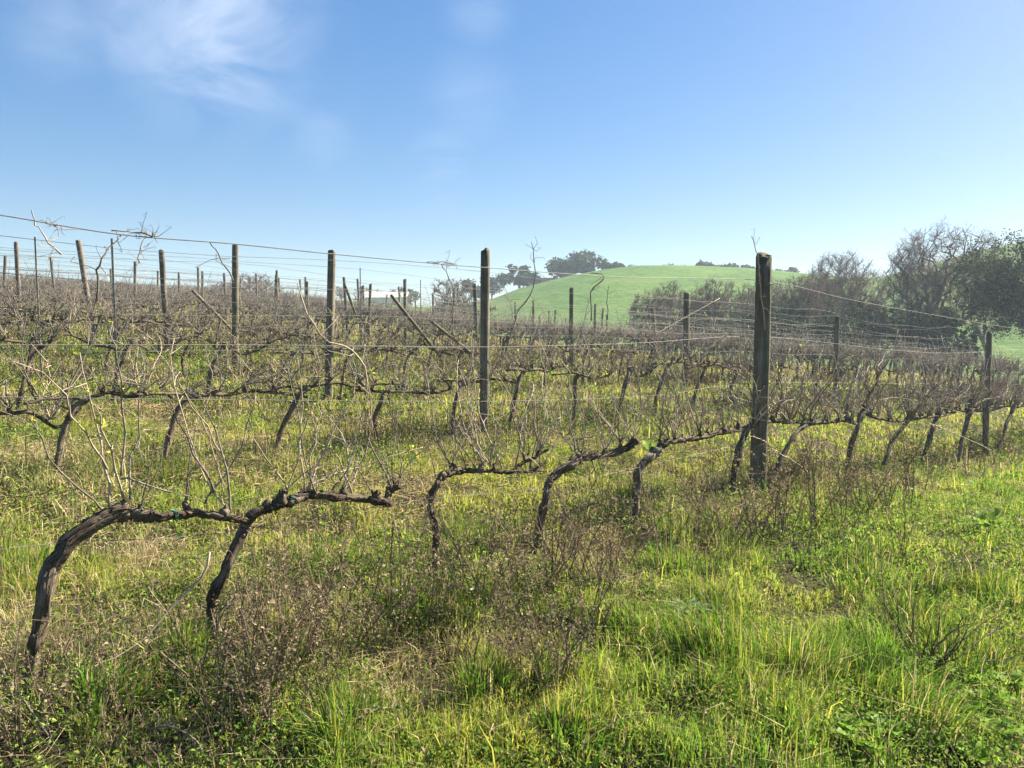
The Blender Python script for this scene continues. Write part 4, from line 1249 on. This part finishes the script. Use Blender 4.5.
# ------------------------------------------------------------------ trees
def grow(starts, cen, rad, n, rg, bf=.45, step=.1, lift=.0):
    """branches that reach a cloud of twig tips, each joined to the cheapest point of the tree so far"""
    d = rg.normal(0, 1, (n, 3)); d /= np.linalg.norm(d, axis=1)[:, None]
    T = cen + d * rad * (rg.random((n, 1)) ** .45)
    lump = vnoise(T[:, 0] / rad[0] * 2.3 + 5, T[:, 2] / rad[2] * 2.3 + T[:, 1] / rad[1] * 2, int(rg.integers(1, 999)))
    T = T[lump > .27]
    T = T[T[:, 2] > .02]
    cap = len(starts) + len(T) * 14 + 50
    pos = np.zeros((cap, 3)); par = np.full(cap, -1); pl = np.zeros(cap); m = 0
    for i, st in enumerate(starts):
        for k, q in enumerate(st):
            pos[m] = q; par[m] = m - 1 if k else -1; pl[m] = pl[m - 1] + np.linalg.norm(pos[m] - pos[m - 1]) if k else 0; m += 1
    nstart = m
    base = starts[0][-1]
    T = T[np.argsort(np.linalg.norm(T - base, axis=1))]
    tips = []
    for t in T:
        dd = np.linalg.norm(pos[:m] - t, axis=1)
        cost = dd + bf * pl[:m] + np.where(pos[:m, 2] > t[2], .6 * (pos[:m, 2] - t[2]), 0)
        i = int(np.argmin(cost)); L = dd[i]
        k = int(np.clip(L / step, 1, 12)); a = pos[i].copy(); p = i
        bow = rg.normal(0, .045 * L, 3) + np.array([0, 0, lift * L])
        for q in range(1, k + 1):
            f = q / k
            pos[m] = a + (t - a) * f + bow * math.sin(f * math.pi) + rg.normal(0, .018 * L, 3) * (q < k)
            par[m] = p; pl[m] = pl[p] + np.linalg.norm(pos[m] - pos[p]); p = m; m += 1
        tips.append(m - 1)
    cnt = np.zeros(m); cnt[tips] = 1
    for i in range(m - 1, 0, -1):
        if par[i] >= 0: cnt[par[i]] += cnt[i]
    return pos[:m], par[:m], np.maximum(cnt, 1), np.array(tips), nstart


def bare_tree(px, top, depth, wpx, seed, label, trunk_f=.3, n=420, twig_r=.010, ivy=0, name='bare_tree', mat='twig', group=None, leafc=None, stems=1, spray=4, bf=.45, **_):
    rg = np.random.default_rng(seed)
    x = (px - 512) / F * depth
    b = np.array([x, depth, float(ground_z(x, depth))])
    H = at_depth(px, top, depth)[2] - b[2]; Wd = wpx / F * depth / 2
    root = empty(name, b, 0, label, 'tree' if 'tree' in name else 'bush', group)
    st = []
    for k in range(stems):
        o = np.array([rg.normal(0, .35 * Wd), rg.normal(0, .3 * Wd), 0]) if stems > 1 else np.zeros(3)
        th = max(trunk_f, .06) * H
        st.append([o + np.array([0, 0, -.3]), o + np.array([rg.normal(0, .04) * th, 0, th * .5]), o + np.array([rg.normal(0, .1) * th, rg.normal(0, .1) * th, th])])
    c0 = trunk_f * .8 * H
    cen = np.array([0, 0, (H * .97 + c0) / 2]); rad = np.array([Wd * .97, Wd * .97, (H * .97 - c0) / 2])
    P, par, cnt, tips, ns = grow(st, cen, rad, n, rg, bf, max(.12, H * .035), .06)
    r = np.maximum(twig_r * .8, twig_r * cnt ** .47)
    tb = MB()
    for k in range(stems):
        i = np.arange(3) + 3 * k
        rr = np.minimum(np.maximum(r[i], .012 * H / math.sqrt(stems)), .04 * H); rr[0] *= 1.35
        tube(tb, catmull(P[i], 8), np.interp(np.linspace(0, 2, 8), [0, 1, 2], rr), 8, .06, None, rg)
    cm = MB(); i = np.arange(ns, len(P)); q = par[i]
    segs(cm, P[q], P[i], np.minimum(r[q], r[i] * 1.35), r[i], 4)
    T = P[tips]; m = len(T); D = P[tips] - P[par[tips]]; D /= np.linalg.norm(D, axis=1)[:, None] + 1e-9
    Ls = .075 * (H + 2 * Wd) / 2
    for _ in range(spray):
        d = D * .9 + rg.normal(0, .6, (m, 3)) + UPV * .12; d /= np.linalg.norm(d, axis=1)[:, None]
        f = rg.uniform(0, 1, (m, 1)); A = P[par[tips]] * f + T * (1 - f)
        E = A + d * (Ls * rg.uniform(.5, 1.3, m))[:, None]
        segs(cm, A, E, twig_r * .75, twig_r * .4, 3)
        for _ in range(2):
            d2 = d + rg.normal(0, .6, (m, 3)); d2 /= np.linalg.norm(d2, axis=1)[:, None]; f = rg.uniform(.3, .9, (m, 1)); B = A + (E - A) * f
            segs(cm, B, B + d2 * (Ls * .5 * rg.uniform(.5, 1.2, m))[:, None], twig_r * .5, twig_r * .3, 3)
    tb.build('trunk', M['tree_bark'], root); cm.build('crown', M[mat], root)
    if ivy:
        im = MB(); nn = ivy
        h = rg.uniform(0, 1, nn) ** .8 * H * (trunk_f + .12); a = rg.uniform(0, 6.283, nn); rd = (.05 * H * (1.15 - h / H) + rg.exponential(.022 * H, nn)) * (1 + .3 * np.sin(h * 3))
        leaves(im, np.stack([rd * np.cos(a), rd * np.sin(a), h], 1), .11 * rg.lognormal(0, .3, nn), np.array([.035, .06, .02]) * rg.uniform(.6, 1.5, (nn, 1)), -.1, .8, rg)
        im.build('ivy', M['tree_leaf'], root, False)
    if leafc is not None:
        im = MB(); Q = np.concatenate([T + rg.normal(0, .05, (m, 3)) * Wd for _ in range(3)])
        leaves(im, Q, .07 * depth / 55 * rg.lognormal(0, .3, len(Q)), leafc * rg.uniform(.6, 1.4, (len(Q), 1)), .1, .7, rg)
        im.build('buds', M['tree_leaf'], root, False)
    return root


def leafy_tree(px, top, depth, wpx, seed, label, col, trunk_f=.2, n=5000, leaf=.2, lobes=14, name='evergreen_tree', group=None, base_drop=0, flat=1.0):
    rg = np.random.default_rng(seed)
    x = (px - 512) / F * depth
    b = np.array([x, depth, float(ground_z(x, depth)) - base_drop])
    H = at_depth(px, top, depth)[2] - b[2]; Wd = wpx / F * depth / 2
    root = empty(name, b, 0, label, 'tree' if 'tree' in name else 'bush', group)
    tb = MB(); r0 = max(.025 * H, .04)
    tube(tb, catmull([(0, 0, -.4), (rg.normal(0, .02) * H, 0, .3 * H), (rg.normal(0, .03) * H, 0, .7 * H)], 9), np.linspace(r0 * 1.3, r0 * .4, 9), 8, .06, None, rg)
    cz = H * (trunk_f + (1 - trunk_f) * .5); hz = H * (1 - trunk_f) * .5
    cen = []; rad = []
    for i in range(lobes):
        d = rg.normal(0, 1, 3); d /= np.linalg.norm(d); k = rg.uniform(.35, .8)
        if d[2] < -.4: d[2] *= .5
        cen.append((d[0] * Wd * k, d[1] * Wd * k, cz + d[2] * hz * k * flat)); rad.append(rg.uniform(.24, .44) * min(1.0, 1.25 - k * .5))
        segs(tb, [(0, 0, cz - hz * .5)], [cen[-1]], r0 * .2, r0 * .05, 4)
    cen = np.array(cen); rad = np.array(rad)
    pr = rad ** 2 / (rad ** 2).sum()
    li = rg.choice(lobes, n, p=pr)
    d = rg.normal(0, 1, (n, 3)); d /= np.linalg.norm(d, axis=1)[:, None]
    sub = rg.normal(0, 1, (lobes, 14, 3)); sub /= np.linalg.norm(sub, axis=2)[..., None]
    d = sub[li, rg.integers(0, 14, n)] * rg.uniform(.5, .95, (n, 1)) + rg.normal(0, .125, (n, 3))
    rr = np.ones(n)
    gaps = vnoise(d[:, 0] * 3 + li * 7.1, d[:, 1] * 3 + d[:, 2] * 3, seed)
    ok = gaps > .26
    P = cen[li] + d * np.stack([rad[li] * Wd * 1.05, rad[li] * Wd * 1.05, rad[li] * hz * 1.15], 1) * rr[:, None]
    P = P[ok]; li = li[ok]; m = len(P)
    zt = np.percentile(P[:, 2], 99.3); z0_ = H * trunk_f
    P[:, 2] = z0_ + (P[:, 2] - z0_) * (H - z0_) / max(.1, zt - z0_)
    P[:, :2] *= Wd / np.percentile(np.abs(P[:, 0]), 98.5)
    P[:, 2] = np.maximum(P[:, 2], H * trunk_f * .6)
    cl = rg.uniform(.75, 1.3, lobes)
    c = col * cl[li][:, None] * rg.uniform(.6, 1.4, (m, 1))
    cm = MB(); leaves(cm, P, leaf * rg.lognormal(0, .3, m), c, .1, .75, rg)
    tb.build('trunk', M['tree_bark'], root); cm.build('crown', M['tree_leaf'], root, False)
    return root


DARK = np.array([.035, .055, .026]); MID = np.array([.055, .075, .032]); GREY = np.array([.075, .085, .055])
# crest of the green hill
leafy_tree(520, 266, 146, 34, 1, 'dark rounded evergreen pair beside the small red roofed house', DARK * 1.1, -.18, 2600, .5, 12)
leafy_tree(575, 252, 150, 50, 2, 'largest tall lobed evergreen on the hill crest', MID, -.12, 4200, .5, 16)
leafy_tree(563, 262, 146, 26, 12, 'loose shorter evergreen in front of the largest hill tree', MID, -.18, 1500, .5, 9)
leafy_tree(604, 262, 152, 30, 3, 'low rounded tree just past the largest hill tree', MID, -.18, 1800, .5, 9)
bare_tree(630, 264, 154, 18, 4, 'small bare rounded tree at the top of the green hill', twig_r=.07, n=90, trunk_f=.1)
crest = [(668, 262, 18, 0), (684, 264, 16, 0), (701, 263, 24, 1), (720, 265, 22, 1), (741, 266, 34, 1), (762, 269, 22, 0), (784, 270, 26, 1)]
for i, (px, top, w, kd) in enumerate(crest):
    lab = f'{ORD[i]} tree past the summit along the green hill crest'
    if kd: leafy_tree(px, top, 153, w, 20 + i, lab, GREY, -.18, 1500, .5, 8, group='trees along the hill crest')
    else: bare_tree(px, top, 153, w, 20 + i, lab, twig_r=.07, n=90, trunk_f=.1, group='trees along the hill crest')
for px, top, w, s, lab in ((492, 275, 26, 31, 'small dim tree low behind the second row post'), (472, 281, 22, 35, 'dim low tree between the bare tree and second row post')):
    leafy_tree(px, top, 152, w, s, lab, GREY, -.18, 1200, .5, 8)
# beyond the vineyard on the far skyline
bare_tree(368, 287, 150, 34, 41, 'wide bare dome shaped tree on the skyline by white building', twig_r=.06, n=120, trunk_f=.12)
bare_tree(398, 287, 150, 24, 42, 'narrow bare tree between white building and dark round tree', twig_r=.06, n=120, trunk_f=.12)
leafy_tree(411, 289, 148, 22, 43, 'dark round evergreen at the end of the white building', DARK, .02, 1400, .5, 8)
bare_tree(342, 284, 150, 16, 44, 'slim bare tree just past the leaning third row post', twig_r=.06, n=80)
bare_tree(452, 275, 60, 58, 45, 'bare spreading tree in the hedge before the second row post', twig_r=.02, levels=5, n0=7, leafc=np.array([.10, .13, .05]), trunk_f=.15)
leafy_tree(455, 303, 61, 70, 46, 'low green hedge bush under the bare spreading tree', np.array([.075, .11, .035]), .02, 7000, .12, 12, name='hedge_bush')
bare_tree(256, 273, 58.5, 58, 47, 'pinkish bare bush on the vineyard skyline by the fourth row post', twig_r=.018, levels=5, n0=8, trunk_f=.12, name='bare_bush')
bare_tree(225, 281, 59, 30, 48, 'low bare bush beside the pinkish one on the skyline', twig_r=.018, levels=5, n0=6, trunk_f=.12, name='bare_bush')

# thicket of bare bushes at the foot of the hill
thick = [(648, 288, 44), (668, 280, 52), (692, 279, 50), (716, 276, 54), (741, 278, 50), (770, 272, 56), (796, 270, 52), (818, 268, 44)]
for i, (px, top, w) in enumerate(thick):
    bare_tree(px, top, 50 + (i % 3) * 2.5, w, 60 + i, f'twiggy bare bush, {ORD[i]} along the thicket below the green hill', twig_r=.010, n=650, spray=9, trunk_f=.05, bf=.7, name='bare_bush', group='bare bushes of the thicket', stems=3, leafc=(np.array([.11, .14, .05]) if i < 3 else np.array([.12, .10, .07])))
low = [(655, 322, 36, 0), (682, 316, 44, 1), (712, 315, 46, 0), (742, 314, 50, 1), (775, 303, 50, 1), (806, 300, 52, 0), (838, 302, 54, 1), (868, 298, 50, 0), (896, 302, 46, 1), (925, 312, 50, 0), (957, 314, 44, 1)]
for i, (px, top, w, kd) in enumerate(low):
    leafy_tree(px, top, 46 + (i % 2) * 2, w, 80 + i, f'dark low evergreen shrub, {ORD[i]} along the foot of the thicket', (DARK if kd else MID * .8), .02, 7000, .105, 14, name='evergreen_shrub', group='dark shrubs along the foot of the thicket')
bare_tree(840, 250, 58, 92, 101, 'broad rounded bare tree above the thicket', twig_r=.013, n=1100, spray=9, bf=.6, trunk_f=.12)
bare_tree(880, 284, 57, 46, 104, 'low bare tree filling between the broad one and tall one', twig_r=.012, levels=5, n0=9, trunk_f=.12)
bare_tree(936, 219, 50, 106, 102, 'tall bare tree with ivy clad trunk against the sky', twig_r=.013, trunk_f=.33, ivy=6000, n=950, bf=.2)
bare_tree(908, 236, 51, 44, 105, 'slender bare tree leaning beside the tall ivy clad one', twig_r=.010, levels=5, n0=4, trunk_f=.42)
bare_tree(984, 224, 56, 52, 103, 'bare tree rising behind the large dark evergreen', twig_r=.011, n=450, trunk_f=.35)
leafy_tree(1038, 231, 46, 134, 106, 'largest dark evergreen tree at the edge of the field', DARK * .9, .10, 60000, .10, 44)
leafy_tree(1085, 240, 47, 90, 107, 'dark evergreen standing beyond the largest one', DARK, .1, 9000, .13, 14)

# ------------------------------------------------------------------ houses
def box(mb, lo, hi):
    x0, y0, z0 = lo; x1, y1, z1 = hi
    v = [(x0, y0, z0), (x1, y0, z0), (x1, y1, z0), (x0, y1, z0), (x0, y0, z1), (x1, y0, z1), (x1, y1, z1), (x0, y1, z1)]
    mb.add(v, [(0, 3, 2, 1), (4, 5, 6, 7), (0, 1, 5, 4), (1, 2, 6, 5), (2, 3, 7, 6), (3, 0, 4, 7)])


def house(px, ridge, depth, w, dpt, eave_h, label, roof, rz=0.0, nwin=2):
    x = (px - 512) / F * depth; top = at_depth(px, ridge, depth)[2]
    g = float(ground_z(x, depth)); rh = 1.1; eave = top - rh - g if eave_h is None else eave_h
    root = empty('house', (x, depth, g if eave_h is None else top - rh - eave), rz, label, 'house')
    mb = MB(); box(mb, (-w / 2, -dpt / 2, -1.5), (w / 2, dpt / 2, eave)); mb.build('wall', M['plaster'], root, False)
    mb = MB(); o_ = .35
    v = [(-w / 2 - o_, -dpt / 2 - o_, eave - .1), (w / 2 + o_, -dpt / 2 - o_, eave - .1), (w / 2 + o_, 0, eave + rh), (-w / 2 - o_, 0, eave + rh), (-w / 2 - o_, dpt / 2 + o_, eave - .1), (w / 2 + o_, dpt / 2 + o_, eave - .1)]
    v2 = [(a, b_, c + .14) for a, b_, c in v]
    mb.add(v + v2, [(0, 3, 2, 1), (3, 4, 5, 2), (6, 7, 8, 9), (9, 8, 11, 10), (0, 1, 7, 6), (4, 10, 11, 5), (1, 2, 8, 7), (2, 5, 11, 8), (0, 6, 9, 3), (3, 9, 10, 4)])
    mb.build('roof', M[roof], root, False)
    for i in range(nwin):
        mb = MB(); cx = -w / 2 + w * (i + .5) / nwin
        box(mb, (cx - .45, -dpt / 2 - .03, eave * .35), (cx + .45, -dpt / 2 + .05, eave * .35 + 1.1)); mb.build('window', M['glass'], root, False)


house(546, 278.5, 147, 6.5, 5, None, 'small house with terracotta roof among trees on the hill flank', 'roof_tile')
house(386, 292.5, 146, 8.0, 5, 2.4, 'long low white building on the far skyline', 'plaster', nwin=2)

# ------------------------------------------------------------------ sun, sky, haze, camera
SUN_AZ, SUN_EL = math.radians(56), math.radians(36)
sd = Vector((math.sin(SUN_AZ) * math.cos(SUN_EL), math.cos(SUN_AZ) * math.cos(SUN_EL), math.sin(SUN_EL)))
L = bpy.data.lights.new('sun', 'SUN'); L.energy = 5.0; L.angle = math.radians(.5); L.color = (1, .89, .69)
so = bpy.data.objects.new('sun', L); C.objects.link(so); so.rotation_euler = (-sd).to_track_quat('-Z', 'Y').to_euler(); so.location = (20, 20, 40)

w = bpy.data.worlds.new('World'); scene.world = w; w.use_nodes = True
nt = w.node_tree; nt.nodes.clear()
out = nt.nodes.new('ShaderNodeOutputWorld'); bg = nt.nodes.new('ShaderNodeBackground'); bg.inputs[1].default_value = .05
sky = nt.nodes.new('ShaderNodeTexSky'); sky.sky_type = 'NISHITA'; sky.sun_disc = False
sky.sun_elevation = SUN_EL; sky.sun_rotation = SUN_AZ; sky.air_density = 1.0; sky.dust_density = .5; sky.ozone_density = 2.0
tc = nt.nodes.new('ShaderNodeTexCoord')
mp = nt.nodes.new('ShaderNodeMapping'); mp.inputs['Scale'].default_value = (1.0, 1.4, 1.9); mp.inputs['Rotation'].default_value = (0, .5, 0); nt.links.new(tc.outputs['Generated'], mp.inputs[0])
cn = nt.nodes.new('ShaderNodeTexNoise'); cn.inputs['Scale'].default_value = 5.5; cn.inputs['Detail'].default_value = 9.0; cn.inputs['Distortion'].default_value = .6; cn.inputs['Roughness'].default_value = .6
nt.links.new(mp.outputs[0], cn.inputs['Vector'])
acc = None
for (px, py, rad, amt) in ((222, 28, .18, .48), (165, 5, .14, .36), (270, 50, .09, .36), (478, 8, .06, .18), (443, 172, .07, .26), (325, 130, .07, .16), (470, 95, .08, .12), (60, 20, .1, .16)):
    d = ray(px, py); d = d / np.linalg.norm(d)
    vm = nt.nodes.new('ShaderNodeVectorMath'); vm.operation = 'DISTANCE'; vm.inputs[1].default_value = tuple(d); nt.links.new(tc.outputs['Generated'], vm.inputs[0])
    mr = nt.nodes.new('ShaderNodeMapRange'); mr.interpolation_type = 'SMOOTHERSTEP'
    mr.inputs[1].default_value = 0; mr.inputs[2].default_value = rad; mr.inputs[3].default_value = amt; mr.inputs[4].default_value = 0
    nt.links.new(vm.outputs['Value'], mr.inputs[0])
    if acc is None: acc = mr.outputs[0]
    else:
        ad = nt.nodes.new('ShaderNodeMath'); ad.operation = 'MAXIMUM'; nt.links.new(acc, ad.inputs[0]); nt.links.new(mr.outputs[0], ad.inputs[1]); acc = ad.outputs[0]
mr = nt.nodes.new('ShaderNodeMapRange'); mr.inputs[1].default_value = .38; mr.inputs[2].default_value = .72; nt.links.new(cn.outputs[0], mr.inputs[0])
mu = nt.nodes.new('ShaderNodeMath'); mu.operation = 'MULTIPLY'; nt.links.new(acc, mu.inputs[0]); nt.links.new(mr.outputs[0], mu.inputs[1])
mx = nt.nodes.new('ShaderNodeMix'); mx.data_type = 'RGBA'; mx.inputs['B'].default_value = (6.2, 6.6, 7.2, 1)
hs = nt.nodes.new('ShaderNodeHueSaturation'); hs.inputs['Hue'].default_value = .509; hs.inputs['Saturation'].default_value = 1.78; hs.inputs['Value'].default_value = 1.28
ga = nt.nodes.new('ShaderNodeGamma'); ga.inputs[1].default_value = .66
nt.links.new(sky.outputs[0], ga.inputs[0]); nt.links.new(ga.outputs[0], hs.inputs['Color'])
nt.links.new(mu.outputs[0], mx.inputs['Factor']); nt.links.new(hs.outputs[0], mx.inputs['A'])
nt.links.new(mx.outputs['Result'], bg.inputs[0]); nt.links.new(bg.outputs[0], out.inputs[0])

HAZE = .001
if HAZE:
    m, nt, out = new_mat('haze_air')
    pv = nt.nodes.new('ShaderNodeVolumePrincipled'); pv.inputs['Density'].default_value = HAZE
    pv.inputs['Color'].default_value = (.66, .82, 1, 1); pv.inputs['Anisotropy'].default_value = .1
    nt.links.new(pv.outputs[0], out.inputs['Volume'])
    az = np.linspace(-math.pi, math.pi, 400); rr = np.linspace(0, 430, 200)
    A, Rr = np.meshgrid(az, rr); zz = ground_z(Rr * np.sin(A), Rr * np.cos(A))
    mb = MB(); box(mb, (-435, -435, float(zz.min()) - 1), (435, 435, max(float(zz.max()) + 2, 30.0)))
    o = mb.build('haze', m, None, False); tag(o, 'thin pale morning haze hanging over the valley', None, None, 'stuff')

cam = bpy.data.cameras.new('camera'); co = bpy.data.objects.new('camera', cam); C.objects.link(co)
co.location = (0, 0, CAMH); co.rotation_euler = (math.pi / 2 - PITCH, 0, 0)
cam.sensor_width = 36; cam.lens = F * 36 / 1024; cam.clip_end = 2000; cam.clip_start = .05
scene.camera = co
vs = scene.view_settings
vs.view_transform = 'Standard'; vs.look = 'None'; vs.gamma = 1; vs.use_curve_mapping = False; vs.exposure = 2.05
scene.cycles.use_denoising = True
scene.cycles.max_bounces = 6; scene.cycles.diffuse_bounces = 2; scene.cycles.transmission_bounces = 4; scene.cycles.volume_bounces = 0
scene.cycles.use_fast_gi = False
scene.render.film_transparent = False
